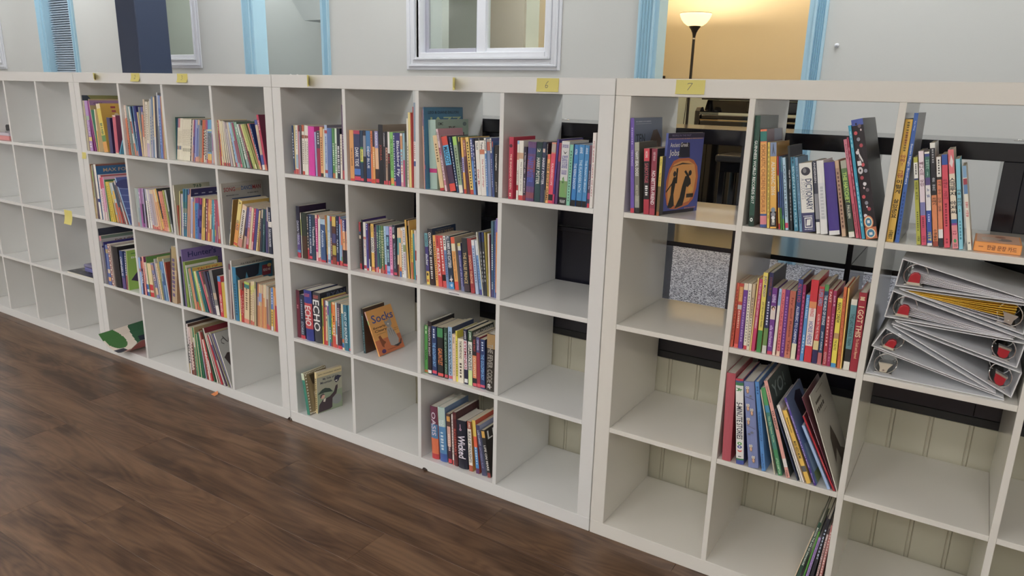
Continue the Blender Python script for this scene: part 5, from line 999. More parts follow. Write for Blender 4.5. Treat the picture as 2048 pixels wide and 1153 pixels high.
B22;b;-2510.4;21;1.2;8.1;194;139;a890c0;;.1-1:b0a8c8;;;
B22;b;-2497.1;21;-0.13;8.1;192;138;343c44;;.7-1:5c3c4c;;;
B22;b;-2483.8;21;-1.46;12.7;193;139;a8a8bc;;.3-1:e0dcd8;;;
B22;b;-2463.9;21;-3.4;12.1;193;139;dcd8d0;;;#a88c90:.3-.8:.4:10;;
B22;b;-2447.4;21;-4.5;12.3;192;138;c0b8c4;;.9-1:b86458;#8c8098:.3-.8:.4:9;;
B22;b;-2431.0;21;-5.5;12.5;192;138;d0c0a8;;.1-.9:a89ca8 .93-1:c85c54;;;
B22;b;-2414.7;21;-6.4;12.7;193;139;d8c09c;;.1-.9:b8a8b0 .93-1:c04c48;;;
B22;b;-2398.4;21;-7.24;9.7;196;141;dcb08c;;.9-1:c86c60;;;
B22;b;-2382.3;21;-8.86;12.3;198;143;dccca8;;.3-1:d8a070;;;
B22;p;-2363.0;21;-10.6;11.5;204;135;dcb048;2c2c2c;.3-.5:c88c3c .95-1:c8583c;#b07c30:.4-.8:.4:9;;
B22;b;-2350.2;21;-10.7;8.7;200;144;34343c;;.7-1:d89070;;;
B22;b;-2340.6;21;-10.0;15.0;193;139;d88c78;;.2-1:d88468;#b06450:.3-.9:.5:10;;
B22;b;-2324.7;21;-9.5;13.0;193;139;d08870;;.9-1:d8a494;#b06450:.3-.9:.5:10;;
B22;k;-2310.8;21;-8.1;8.1;201;161;b4b860;;;#8c9044:.1-.9:.4:12;;
B22;k;-2293.2;21;-8.5;13.6;203;162;a8aca8;3c4044;.5-.8:5c6468;;;
B23;k;-2219.2;4;-1.5;8.7;235;188;b8ac98;a8a48c;0-.3:d8d4c8;;zoo;
B23;b;-2207.6;4;0.9;6.7;143;103;a05848;;0-.7:b04c3c;;;
B23;k;-2200.1;4;6.0;7.3;213;170;c8c484;8c9448;;;;
B23;b;-2192.0;4;6.0;6.7;201;145;5c4c70;;;;;
B23;b;-2184.6;4;6.0;10.8;200;144;d0ccc8;;.3-.8:c0b8c4;;;
B23;k;-2173.1;4;6.5;10.6;226;181;2c6c8c;;.27-.4:3c7474 .4-.5:8c9480 .7-.85:54687c;#c8d8d8:.5-.8:.5:6;;
B23;k;-2161.7;4;7.8;13.2;227;182;387c94;;.27-.4:3c7878 .4-.5:8c9480 .7-.85:54687c;#c8d8d8:.5-.8:.5:6;;
B23;k;-2147.5;4;9.8;10.4;230;184;4c4c8c;342c54;0-.1:4c6c9c .12-1:c09480;;;
B23;k;-2135.0;4;9.5;6.2;231;185;6c3c54;342c58;.1-1:c09078;;;
B23;k;-2127.6;4;9.41;4.1;232;186;d8b098;2c2c58;;;navyband;
B23;h;-2119.2;4;8.69;13.4;194;132;b0b4d8;;0-.05:e4e4e8 .9-1:d0ccd8;;;
B23;b;-2099.6;4;7.1;7.1;192;138;c87c50;;0-.1:5c6cb0 .2-1:c08050;;;
B23;b;-2091.2;4;6.9;4.9;191;137;b8ac84;;.3-1:c88858;;;
B23;b;-2085.6;4;7.3;7.5;193;139;3c88c0;;.0-.13:b04474 .3-.5:4c78b8;;;
B23;b;-2077.3;4;8.1;9.9;195;141;4c84c4;;.0-.13:a83c6c .13-.27:3c90c8;#3c5c9c:.3-.9:.4:8;;
B23;b;-2066.2;4;8.0;10.1;197;141;5c6cac;;.0-.13:8c3c78 .27-.5:6c5ca0 .5-.7:34307c;;;
B23;b;-2055.1;4;8.7;15.4;196;141;7c4c90;;0-.15:a02c64 .15-.28:3c3468 .28-.42:64509c .42-.55:342c6c .55-.7:64509c .7-.85:342c6c .85-1:745ca4;;;
B23;b;-2038.6;4;10.2;8.6;199;143;d8b458;;0-.2:c09c50;;;
B23;b;-2024.9;4;9.0;10.1;198;143;e0c060;;.2-.7:a88c48;;;
B23;b;-2014.0;4;9.0;5.5;197;142;2c2824;;;;;
B23;b;-2007.5;4;9.2;13.8;197;141;8c3c54;;.2-1:a85864;#e0c8b8:.1-.8:.5:8;;
B23;b;-1992.3;4;9.1;12.4;197;142;d89858;;.3-1:e0a850 .5-.8:c88050;;;
B23;b;-1978.8;4;9.1;10.0;197;142;dc9468;;.35-.7:dccca8 .7-1:c8644c;;;
B23;b;-1962.7;4;7.58;6.4;196;141;3c98b4;;.7-1:d0d4d4;#a8dce0:.1-.4:.4:5;;
B23;b;-1952.0;4;6.55;8.1;196;141;4ca0b8;;.4-.6:6cb0c4;;;
B23;b;-1938.6;4;5.21;8.0;199;144;b85c74;;.7-.85:c0a858 .85-1:b07094;#e0c8c8:.1-.6:.5:7;;
B23;b;-1925.4;4;3.93;8.0;197;142;a85874;;.5-1:a87c9c;;;
B23;b;-1912.1;4;2.59;11.0;195;141;c05c64;;.6-1:c8a890 .9-1:b84448;;;
B24;k;-1875.0;4;0.06;11.5;272;217;a8a49c;b8b4ac;;;song;
B24;h;-1839.1;4;11.95;2.3;220;150;2c4464;2c4c84;.5-.65:c8ccd0 .75-.95:e0e0e0;#d8d8d8:.5-.62:.6:3;;
B24;k;-1836.1;4;12.25;3.0;214;171;dcc898;8c7040;;;;
B24;p;-1808.4;4;15.7;24.1;217;143;d8b850;;0-.45:d8c470 .5-.9:dc9440 .92-.98:d8583c;GLAZE@5c5474:.43-.65:.6|A@4c4034:.03-.09:.6;;
B24;p;-1780.4;4;16.5;27.6;197;130;e0c4a4;d8b48c;.1-.7:e4dcd0 .8-1:c88478;#5c5450:.12-.8:.5:16;;
B24;p;-1740.2;4;13.6;14.1;189;125;5c5484;;.5-.7:3c3460 .7-1:b89888;;;
B24;p;-1722.8;4;13.2;13.6;194;128;c88c9c;d8b89c;.1-.5:c0a8c8 .5-.75:c87c74 .9-1:b83440;#a05c7c:.1-.6:.4:8;;
B24;b;-1703.0;4;11.8;12.3;190;137;dcc8a4;;;;;
B24;p;-1689.2;4;12.7;10.4;189;125;b83c58;;.3-.6:c8506c .8-1:d8a0a4;#e0c0c4:.1-.6:.4:8;;
B24;p;-1673.6;4;11.6;15.6;188;124;54488c;;.3-1:4c4884;;;
B24;p;-1656.5;4;12.08;8.4;183;121;e0c888;;;#8c744c:.3-.8:.5:9;;
B24;p;-1639.6;4;9.76;5.6;182;120;5c4c54;;.5-1:b0744c;#e0d8d0:.2-.45:.5:5;;
B24;p;-1629.9;4;8.76;8.4;187;124;3c4454;;0-.2:c8bca8;;;
B24;p;-1615.5;4;7.23;14.5;190;125;2c5058;;;Aunt of Mrs@8cb4b4:.35-.6:.45;;
B24;p;-1591.7;4;4.63;5.7;190;126;4c4c7c;;.2-1:5c5484;;;
B24;p;-1582.2;4;3.71;6.2;198;131;c8b8b4;;.3-1:4c4874;;;
B24;h;-1571.8;4;2.72;21.6;199;135;2c3448;;.3-.42:d8d4cc;THE DARK FRONTIER@c8ccd8:.45-.85:.65|#b4bccc:.1-.3:.4:5;;
B31;k;-2929.5;4;0.06;2.0;297;238;6c6c70;2c3044;0-.05:2c3448;;;
B31;k;-2926.5;4;0.0;19.0;260;208;8c8890;b8b4b4;0-.1:c07c84;;dragon;
B31;k;-2887.8;4;-1.6;5.3;230;184;34347c;34307c;.05-1:3c4884;;;
B31;k;-2881.8;4;0.5;25.1;217;174;5c70a8;;.1-.2:a89468 .6-.7:c8b8a0 .8-.9:d8a468;;;
B31;k;-2850.3;4;-1.0;26.1;225;180;c8b8b0;;;;loops;
B31;h;-2813.1;4;-1.5;52.9;219;149;2c2a2e;242226;;;;
B31;h;-2750.7;4;0.5;29.0;204;139;34487c;;.7-1:5c4c84;OMNIBUS@d8dce8:.15-.65:.6;;
B31;p;-2718.1;4;4.5;14.1;207;136;3c4c7c;;.6-1:8c4858;#e0d8dc:.05-.65:.5:10;;
B31;p;-2702.3;4;4.2;9.3;212;140;a8b474;8cb444;.0-.9:9cac64;;black;
B32;k;-2578.0;4;0.09;12.2;192;153;8cb0e0;;.3-.38:b87084;#c8d8f0:.5-.8:.4:6;;
B32;k;-2565.1;4;1.1;14.4;196;157;4c2c50;;.1-.3:b0584c;DRAMA@e8e0e8:.38-.7:.7;;
B32;k;-2548.5;4;0.65;14.2;201;160;e09488;8c3c78;;#c86c64:.3-.8:.4:9;;
B32;p;-2525.4;4;-2.05;17.2;173;114;e0d8c4;;0-.55:dcc8b8 .65-1:3464a8 .8-.88:d8dce0;#d8a098:.1-.55:.4:9;;
B32;k;-2507.5;4;-0.87;3.1;204;163;5c9440;5c8c40;;;;
B32;p;-2499.9;4;-2.14;31.0;173;114;dcc894;;.63-1:c82c34 .8-.87:d8b8a0;;;
B32;p;-2446.8;4;-9.09;19.7;179;118;8484b0;;.05-.2:b88878 .3-.5:c8b0b0 .7-.9:d8b890;#4c4c70:.3-.7:.5:6;;
B32;b;-2421.9;4;-6.11;9.7;204;147;b0b0b8;;;;;
B32;p;-2406.0;4;-7.79;11.3;184;121;e0c8a0;;;#b89870:.1-.9:.4:12;;
B32;p;-2392.1;4;-5.3;5.9;217;143;c8bc80;;.1-.5:b8ac68 .5-1:7c8c60;;;
B32;p;-2382.3;4;-4.7;12.2;196;130;4c7cac;;.2-1:8ca0a8 .5-1:4c6c9c;;;
B32;p;-2367.6;4;-5.2;12.2;200;132;6c98c8;;.3-.6:3c5c88 .6-1:7ca4c8;;;
B32;k;-2345.6;4;-5.8;6.3;215;172;d8e0e4;a8b09c;;;;
B32;p;-2338.3;4;-4.2;6.4;200;132;b8503c;a04430;.3-1:903848;;;
B32;k;-2331.0;4;7.7;8.0;277;222;3c3c34;54482c;.3-1:2c2430;;;
B32;k;-2318.9;4;7.1;39.9;287;229;c8b088;a4805c;0-.4:a89468 .5-1:b8a080;#6c5c80:.2-.9:.6:9;;
B33;k;-2226.5;4;0.07;2.6;240;50;c06070;20242c;.08-1:2c7484;;;
B33;k;-2222.2;4;-0.18;9.9;247;50;20242c;;;;;
B33;k;-2209.7;4;0.09;5.2;282;226;8c7cb0;7c68a8;;;hunter;
B33;k;-2197.8;4;-1.23;18.1;224;179;7c9440;7c9440;;;;
B33;k;-2168.5;4;-4.12;5.1;209;168;d8d8d4;;;;;
B33;b;-2149.0;4;-8.04;10.3;200;144;5c8c5c;;.5-1:6c9464;#c8e0c8:.4-.7:.5:5;;
B33;b;-2134.2;4;-9.1;10.2;198;143;b88c74;;.2-1:c88c6c;;;
B33;k;-2123.2;4;-8.45;7.7;202;162;d08c5c;2c6078;.3-1:d89868;;;
B33;k;-2110.4;4;-9.65;12.3;204;163;2c6478;2c6478;.8-1:c8643c;;tales;
B33;b;-2094.5;4;-10.2;7.7;191;137;8cb84c;;.9-1:d87048;;;
B33;b;-2081.8;4;-11.43;7.4;193;139;d8dc9c;;.8-1:d8d8d4;;;
B33;b;-2069.1;4;-12.71;7.3;195;140;d8b87c;;.5-1:c89868;;;
B33;b;-2056.5;4;-13.96;8.9;197;142;2c7c80;;.3-.6:3c8c90 .8-1:3c7c70;#d8e8e4:.3-.5:.5:4;;
B33;b;-2040.8;4;-15.54;10.9;202;145;246470;1c3c4c;;;;
B33;b;-2022.1;4;-17.36;11.2;202;145;c85c6c;;;;;
B33;b;-2009.7;4;-16.5;11.2;203;146;8c7068;;0-.3:5c4440 .3-.6:b0947c;;;
B33;b;-1997.3;4;-15.4;17.4;205;147;443c54;4c4458;;;;
B33;b;-1978.8;4;-11.7;8.3;204;147;344864;34405c;.2-1:4c4460;#c8d0dc:.5-.85:.5:8;;
B33;k;-1969.6;4;-9.8;24.1;215;172;7c7c7c;3c4044;.5-.65:b8a48c .78-1:d8d4d0;;;
B33;p;-1939.2;4;-1.7;21.7;194;128;c83444;;0-.13:4c90c8 .13-1:c83044;HERO MAVEN@f0d8d8:.45-.88:.6;;
B33;p;-1916.8;4;-0.5;23.4;169;112;c8a830;b89c2c;;;;
B34;k;-1874.5;9;2.6;11.9;262;209;784850;;.1-1:b8a8a4;;;
B34;k;-1853.7;9;1.0;8.7;279;223;c8c4c0;b0aca4;;;polacco;
B34;k;-1837.8;9;-0.3;25.2;252;201;2c7ca4;2c7494;;#20546c:.3-.9:.5:12;whale;
B34;p;-1809.7;9;2.2;10.5;196;130;c8b494;;.2-1:d8c48c .8-.95:d8d060;;;
B34;p;-1795.2;9;1.0;9.2;156;103;c83c34;;;#e8b8b0:.2-.8:.5:9;;
B34;p;-1785.3;9;2.8;6.7;189;125;b83834;;0-.2:3c3434;#e8b8b0:.3-.8:.5:6;;
B34;p;-1777.8;9;5.3;34.3;196;130;d8c098;b09874;0-.06:a8bc48 .06-.15:2c7c7c .9-1:d8806c;#7c6448:.15-.7:.4:10;;
B34;b;-1734.8;9;5.9;11.7;206;148;dcc8a0;;.1-.3:d8d070 .9-1:c86458;#a88c68:.2-.8:.4:10;;
B34;p;-1720.6;9;5.4;10.2;208;137;d8c4a4;;.08-.25:c8c870 .92-1:c85c50;#a88c68:.2-.8:.4:12;;
B34;b;-1706.5;9;4.5;10.5;207;149;b8aa84;;0-.15:8c8c5c;;;
B34;b;-1695.2;9;4.9;7.6;208;149;a49078;;0-.3:34304c .3-1:5c4038;;;
B34;b;-1686.8;9;5.2;8.1;203;147;c07850;;.3-.5:a89cb0 .5-1:c88454;;;
B34;b;-1677.2;9;5.0;8.5;201;145;dcbc94;;.2-.4:8ca0d0 .5-1:d08c60;;;
B34;b;-1667.2;9;4.8;8.2;201;144;c8b088;;.2-.4:98acd8 .5-1:d8a468;;;
B34;b;-1656.1;9;4.2;7.6;200;144;c87c58;;0-.2:d8b494;;;
B34;b;-1647.7;9;4.7;10.0;204;147;d8c8a0;;.3-1:d89858;;;
B34;b;-1636.7;9;4.6;9.2;206;148;dcc4a4;;.5-1:d08850;;;
B34;p;-1622.9;9;3.5;10.2;201;133;b8b0a4;;.3-1:8c6c6c .88-1:c04c50;;;
B34;p;-1611.9;9;3.7;4.6;198;130;b0a08c;;.9-1:c85450;;;
B34;p;-1606.5;9;5.2;7.6;194;128;98886c;;.9-1:b86050;;;
B34;p;-1594.5;9;4.1;13.6;197;130;5c84c4;;.5-1:d8b848 .9-1:e0d8d0;#e0e8f4:.1-.4:.5:5|#8c6c30:.55-.85:.5:5;;
B34;p;-1576.6;9;3.07;6.6;203;134;d89c4c;;.2-.5:d8b8a0 .5-1:d8a848;;;
B34;p;-1565.7;9;2.03;17.9;199;131;d88c44;;.4-1:b83c4c;;;
B43;k;-2226.5;4;0.26;3.3;274;219;2c3038;2c3444;0-.1:5c5c58 .1-.6:c0b8a8 .8-1:d8bc68;#2c2c2c:.12-.7:.7:9;;
B43;k;-2221.0;4;-0.06;10.1;261;209;d8cccc;5c4034;.5-.9:e0d8d4;#3c3434:.4-.8:.6:7;;
B43;b;-2206.6;4;-0.9;13.1;247;177;d8c0bc;;.9-1:8c5040;#8c6c68:.2-.9:.4:12;;
B43;b;-2192.8;4;-0.6;17.4;248;178;b8a890;;.3-1:6c4440;#d8c0b0:.3-.9:.5:9;;
B43;b;-2170.8;4;-1.5;10.0;251;181;4c8c64;;.2-.4:d8d4cc;#a8c8a8:.4-.9:.4:8;;
B43;k;-2160.1;4;-1.15;4.6;254;203;c8bc84;a8946c;;;foo;
B43;b;-2151.3;4;-1.87;9.0;219;158;2c7c54;;;;;
B43;b;-2136.6;4;-3.17;4.7;223;161;d8c8a0;;;;;
B43;b;-2130.7;4;-3.3;8.3;232;167;20684c;;;#5ca47c:.2-.9:.4:12;;
B43;b;-2117.8;4;-4.26;8.2;235;169;2c7450;;;;;
B43;k;-2098.6;4;-6.75;8.1;241;193;d0b8b4;5c2c28;.4-1:a89cb8;;;
B43;k;-2085.3;4;-7.81;7.6;240;192;a84c48;;;;;
B43;b;-2072.6;4;-8.99;10.3;206;148;e0d0c8;;;#c06c64:.2-.8:.4:9;;
B43;b;-2055.3;4;-10.67;9.3;211;152;c83c40;;.5-.8:d8c4bc;#f0e0dc:.3-.75:.6:6;;
B43;b;-2032.4;4;-13.98;6.4;264;190;34684c;;.0-.8:2c4c40;;;
B43;k;-2009.7;4;-17.14;8.8;276;220;d0c8bc;7c2430;;;redtop;
B43;b;-1992.8;4;-18.46;6.8;255;183;b8b0a4;;;;;
B43;b;-1980.4;4;-19.45;11.4;247;178;a83440;;.3-1:b82c3c;;;
B43;b;-1959.2;4;-21.22;7.3;256;184;c8c4bc;;.2-.5:44507c;;;
B43;b;-1945.3;4;-22.33;8.4;261;188;3c2c4c;;.4-1:4c3450;;;
B43;k;-1928.7;4;-23.65;3.5;276;221;e4e0dc;a8a07c;0-.04:f0ece4 .04-1:b8b4ac;;;
B43;b;-1919.3;4;-24.6;6.0;271;195;6c6844;;;;;
B43;b;-1909.4;4;-25.1;4.3;274;197;7c78a0;;;;;
B43;k;-1903.9;4;-22.4;6.1;274;219;d8d4cc;a4a4a0;;;mm;
'''
ART.update({
 'very': {'R': [('p', [(0,.86),(0,1),(.12,1),(.2,.93),(.17,.85)], '3c4858'), ('t','THE',.25,.42,.885,.925,'a05a58'), ('t','VERY',.46,.95,.875,.94,'a85058')]},
 'lilac': {'R': [('r',0,1,.88,.975,'a07cac'), ('t','CMS',.1,.32,.90,.935,'5a3c6c'), ('e',.25,.8,.07,.035,'3c302c'), ('r',.22,.3,.68,.73,'3c302c'), ('r',0,1,0,.3,'d8a838'), ('p',[(.2,.28),(.32,.3),(.36,.16),(.3,.1),(.24,.2)],'5c3040')]},
 'yellow': {'R': [('r',.34,.5,.9,.94,'a84050'), ('r',.36,.5,.82,.86,'a84050'), ('e',.5,.76,.08,.04,'e0c8a0')]},
 'max': {'R': [('r',0,1,.97,1,'8c5040'), ('t','MAX FOUND',.16,1.0,.86,.925,'c8a888')]},
 'swirl': {'R': [('e',.25,.85,.3,.1,'484c84')] + [('p',[(.0,.2+.14*i),(.9,.1+.14*i),(.9,.115+.14*i),(.0,.215+.14*i)],'8c9ccc') for i in range(5)]},
 'zoo': {'R': [('t','ZAR',.52,.78,.88,.98,'2c4c38')]},
 'navyband': {'R': [('r',0,1,.8,1,'302c5c')] + [('r',.1+.2*i,.2+.2*i,.89,.91,'a0a0b0') for i in range(4)] + [('r',.25,1,.7,.82,'7ca8c4')]},
 'song': {'R': [('d',.15,.55,.945,.95,9,'8c8c8c'), ('t','SONG',.05,.32,.86,.93,'b03840'), ('t','AND',.33,.46,.865,.91,'c8a070'), ('t','DANCE',.47,.74,.865,.935,'305c9c'), ('t','MAN',.75,.96,.865,.935,'b03840'), ('d',.1,.4,.79,.805,10,'6c6c6c'), ('d',.62,.9,.80,.82,10,'6c6c6c')]},
 'dragon': {'R': [('r',0,1,.94,1,'6c8074'), ('t','DRAGON',.35,1.0,.84,.9,'803048'), ('r',0,1,.76,.8,'38306c')]},
 'loops': {'S': [q for i in range(9) for q in (('e',.5,.06+.11*i,.42,.05,'8c3c3c'), ('e',.5,.06+.11*i,.26,.03,'d8d0c4'))]},
 'black': {'R': [('r',.15,.4,.9,.93,'5c8c34'), ('t','BLACK',.15,.95,.79,.84,'e0e4d8'), ('p',[(.1,.25),(.5,.55),(.45,.75),(.8,.78),(1,.5),(1,.15),(.6,.12),(.3,.2)],'3c2450'), ('t','RIVER',.4,1.0,.66,.74,'f0f0f0'), ('d',.4,.95,.05,.09,4,'c8d8b0')]},
 'hunter': {'R': [('t',"Hunter's",.14,.82,.85,.95,'2c2c6c'), ('t','Big Sister',.12,.9,.70,.79,'2c2c6c'), ('e',.9,.95,.03,.015,'e8e8e8'), ('e',.9,.95,.015,.008,'7c68a8')]},
 'tales': {'R': [('r',0,1,.88,1.0,'d0b040'), ('t','TALES OF',.15,.85,.91,.97,'b83c30'), ('r',.0,.98,.60,.88,'2c6078')]},
 'polacco': {'R': [('t','PATRICIA POLACCO',.22,.98,.9,.935,'605c58')]},
 'whale': {'R': [('p',[(.0,.99),(.65,.99),(.6,.8),(.3,.7),(.12,.75),(.0,.88)],'242c3c'), ('p',[(.22,.7),(.28,.88),(.34,.72),(.3,.62)],'4c9cc0'), ('p',[(.72,.94),(.98,.94),(.95,.75),(.7,.74)],'802c3c'), ('t','READ ME',.74,.94,.82,.87,'e0d0d0'), ('e',.92,.92,.06,.035,'d8b060')]},
 'foo': {'R': [('t','Foo',.12,.5,.84,.93,'b0402c'), ('d',.15,.7,.7,.76,5,'a06c58')]},
 'redtop': {'R': [('r',.05,1,.78,.9,'302420'), ('d',.1,.95,.79,.89,9,'b0a49c')]},
 'mm': {'R': [(q[0], [(u*.5, v) for u, v in q[1]], q[2]) for q in (('p',[(.30,.93),(.36,.90),(.5,.80),(.47,.79),(.33,.87)],'4c4848'), ('p',[(.36,.90),(.2,.86),(.18,.80),(.3,.77),(.31,.785),(.21,.81),(.22,.85),(.36,.885)],'4c4848'), ('p',[(.5,.80),(.62,.9),(.64,.885),(.52,.785)],'4c4848'), ('p',[(.1,.55),(.3,.62),(.6,.6),(1,.5),(1.1,.05),(.75,.0),(.7,.3),(.3,.35)],'3c3030'), ('p',[(.3,.35),(.7,.3),(.75,.0),(.35,.02)],'2c2626'), ('p',[(.7,.45),(.85,.5),(.95,.3),(.9,.0),(.75,.0)],'a87864'))]},
 'sur': {'R': [('r',.0,.45,0,1,'6c2440'), ('v','SURVIVOR',.22,.36,.70,.95,'d8d8e4'), ('v','A DAY OF FIRE',.2,.34,.2,.66,'b85c70')]},
 'jazz': {'R': [('t','LEO & DIANE DILLON',.1,.88,.92,.955,'2c4c64'), ('t','JAZZ',.1,.95,.76,.88,'b8d0a4')]},
 'waters': {'R': [('t','CMC',.07,.22,.92,.96,'3c4444'), ('t','THE',.38,.58,.84,.9,'5c3038'), ('t','WATER',.08,.9,.75,.81,'5c3038'), ('e',.88,.93,.06,.03,'6c8084'), ('e',.15,.12,.1,.1,'6c3c3c'), ('p',[(.06,.2),(.12,.34),(.18,.2)],'3c6c58')]},
 'draper': {'R': [('r',0,1,.9,1,'c08898'), ('t','SHARON M. DRAPER',.08,.96,.84,.885,'5c4850')]},
 'dot': {'S': [('e',.5,.86,.36,.028,'4c2030')]},
 'beasts': {'R': [('d',.2,.8,.96,.97,14,'8c8470'), ('t','TALES OF THE BEASTS',.12,.9,.89,.94,'b09468')]},
 'liberty': {'S': [('p',[(.1,.12),(.15,.24),(.3,.3),(.32,.42),(.5,.45),(.65,.36),(.7,.2),(.95,.16),(.98,.12)],'6c9c58'), ('e',.42,.36,.14,.02,'4c7444'), ('p',[(.2,.86),(.5,.82),(.8,.845),(.5,.80)],'26262a'), ('p',[(.3,.40),(.42,.37),(.56,.41),(.42,.40)],'8cb474')]},
 'moon': {'S': [('e',.5,.78,.36,.042,'d8d8c0'), ('p',[(.4,.76),(.6,.77),(.55,.80)],'5c6450')]},
 'ninja': {'R': [('r',.02,.98,.9,.98,'d0a440'), ('p',[(.3,.8),(.5,.9),(.9,.92),(.55,.84)],'d8b880')]},
 'slack': {'S': [('e',.45,.2,.28,.03,'4c3c38'), ('r',.2,.7,.05,.1,'c85040')]},
 'rocket': {'S': [('p',[(.15,.17),(.45,.2),(.6,.27),(.65,.2),(.95,.19),(.7,.16),(.6,.12),(.45,.16)],'e0d8d8')]},
 'scr': {'S': [('p',[(.15,.86),(.5,.95),(.85,.88),(.6,.82)],'ecdcdc'), ('e',.5,.08,.25,.02,'4c9c5c')]},
 'spin': {}, 'dashner': {'R': [('r',0,1,.86,1,'2c3430'), ('t','JAMES DASHNER',.04,.98,.885,.965,'e8e8e4')]},
 'echo': {'R': [('t','RYAN',.25,.95,.88,.97,'5c6488')]},
 'checks': {'R': [q for i in range(14) for q in (('e',.05,.035+.07*i,.03,.02,'e8e8d8'), ('e',.05+.068*i,.975,.024,.018,'e8e8d8'), ('e',.05+.068*i,.03,.024,.018,'e8e8d8'))] + [('r',.12,1,.07,.93,'8c7c58'), ('p',[(.2,.93),(.3,.7),(.6,.62),(1,.7),(1,.93)],'4c4030'), ('p',[(.35,.1),(.3,.5),(.6,.58),(.9,.3),(.9,.1)],'c8c0b4')],
            'S': [('e',.25+.5*(i%2),.985-.03*(i//2),.2,.012,'e8ece0') for i in range(8)]},
 'mountain': {'R': [('r',0,1,.87,1,'d8c898'), ('t','JEAN CRAIGHEAD GEORGE',.06,.97,.91,.945,'5c5040'), ('t','My Side of the',.24,.85,.76,.83,'3c3c50'), ('t','Mountain',.14,.6,.69,.75,'3c3c50'), ('p',[(0,.0),(0,.5),(.2,.56),(.32,.58),(.5,.54),(.65,.44),(1,.46),(1,.0)],'8c9c80'), ('p',[(.02,.46),(.2,.56),(.32,.58),(.5,.54),(.62,.44),(.3,.47)],'34443c'), ('e',.78,.22,.2,.12,'8c9090'),
        ('p',[(.02,.02),(.06,.2),(.2,.3),(.5,.34),(.66,.42),(.74,.56),(.82,.58),(.82,.5),(.76,.36),(.6,.28),(.58,.06),(.5,.03)],'44343c'), ('e',.21,.385,.09,.055,'d8a898'), ('p',[(.1,.38),(.13,.44),(.24,.46),(.3,.42),(.2,.42),(.14,.35)],'5c4c50'), ('p',[(.22,.26),(.26,.32),(.34,.32),(.3,.24)],'e0d8cc'), ('p',[(.68,.70),(.72,.78),(.86,.80),(.99,.76),(.9,.72),(.86,.66),(.76,.63)],'34344c'), ('p',[(.7,.69),(.82,.7),(.8,.66)],'d8d4cc')]},
 'wicked': {'S': [('e',.46,.82,.12,.022,'d8a8c0'), ('e',.46,.82,.06,.012,'1e2030'), ('r',.43,.49,.84,.93,'d8a8c0')]},
 'life': {'R': [('t','LIFE',.12,1.05,.78,.95,'d8d8d4'), ('p',[(.35,.0),(.7,.45),(1,.62),(1,.0)],'d8b840')]},
 'ten': {'R': [('d',.06,.6,.955,.965,12,'b8c0d0'), ('r',.06,.6,.935,.938,'b8c0d0'), ('t','TEN',.06,.36,.74,.83,'34404c'), ('p',[(.58,.55),(.55,.75),(.66,.86),(.8,.87),(.96,.76),(.92,.6),(1,.5),(1,.2),(.7,.2)],'5c4438'), ('p',[(.66,.58),(.7,.7),(.82,.72),(.84,.5),(.7,.45)],'8c6450')]},
 'jobs': {'R': [('r',0,1,.94,1,'302c48'), ('t','PEOPLE IN THE PAST',.1,.62,.958,.982,'7c7498'), ('d',.03,.98,.925,.937,34,'c89878'), ('p',[(.32,.7),(.35,.88),(.6,.88),(.64,.7)],'242438'), ('t','Ancient Greek',.07,.56,.83,.885,'f0f0ec'), ('t','Jobs',.06,.33,.70,.80,'f0f0ec'),
        ('p',[(.12,.12),(.06,.25),(.05,.42),(.1,.56),(.2,.66),(.35,.69),(.62,.69),(.76,.66),(.88,.58),(.93,.45),(.92,.3),(.85,.16),(.72,.09),(.4,.05),(.22,.06)],'c86830'), ('p',[(.14,.14),(.1,.3),(.12,.5),(.22,.62),(.4,.655),(.62,.655),(.8,.6),(.87,.45),(.84,.26),(.74,.14),(.4,.09)],'e09c48'),
        ('p',[(.14,.585),(.45,.635),(.76,.61),(.45,.615)],'3c3024'), ('p',[(.14,.08),(.2,.24),(.2,.38),(.24,.46),(.3,.46),(.3,.36),(.28,.24),(.32,.1),(.24,.07)],'2c2824'), ('e',.26,.5,.04,.035,'2c2824'), ('r',.3,.345,.38,.57,'2c2824'), ('p',[(.06,.29),(.22,.4),(.22,.375),(.075,.27)],'2c2824'),
        ('p',[(.34,.06),(.46,.2),(.5,.34),(.56,.46),(.64,.47),(.72,.42),(.74,.36),(.66,.32),(.62,.33),(.6,.2),(.56,.09)],'2c2824'), ('e',.69,.5,.045,.035,'2c2824'), ('p',[(.52,.52),(.56,.54),(.68,.46),(.64,.44)],'2c2824'), ('r',.64,.84,.185,.235,'3c3024'), ('e',.74,.29,.06,.04,'e8b040'),
        ('r',0,.9,0,.04,'2c2830'), ('d',.62,.95,.045,.06,10,'c88878')]},
 'socks': {'R': [('r',0,1,0,.33,'cc7040'), ('t','Socks',.12,.94,.70,.88,'4c5494'), ('t','Beverly',.08,.56,.56,.62,'4c3020'), ('t','Cleary',.1,.56,.48,.55,'4c3020'), ('d',.14,.5,.445,.455,10,'7c5c30'), ('d',.82,.98,.46,.47,4,'7c5c30'), ('d',.8,.98,.42,.43,4,'7c5c30'),
        ('p',[(.54,.62),(.54,.7),(.6,.66),(.72,.68),(.78,.74),(.8,.66),(.8,.58),(.72,.52),(.6,.53)],'9c9894'), ('p',[(.56,.52),(.5,.3),(.52,.14),(.64,.1),(.82,.12),(.88,.22),(.82,.38),(.74,.52)],'a8a4a0'), ('p',[(.6,.48),(.64,.3),(.62,.46)],'5c5858'), ('p',[(.68,.5),(.72,.28),(.7,.5)],'5c5858'), ('p',[(.76,.44),(.8,.26),(.78,.44)],'5c5858'), ('e',.66,.60,.03,.02,'e8e4dc'),
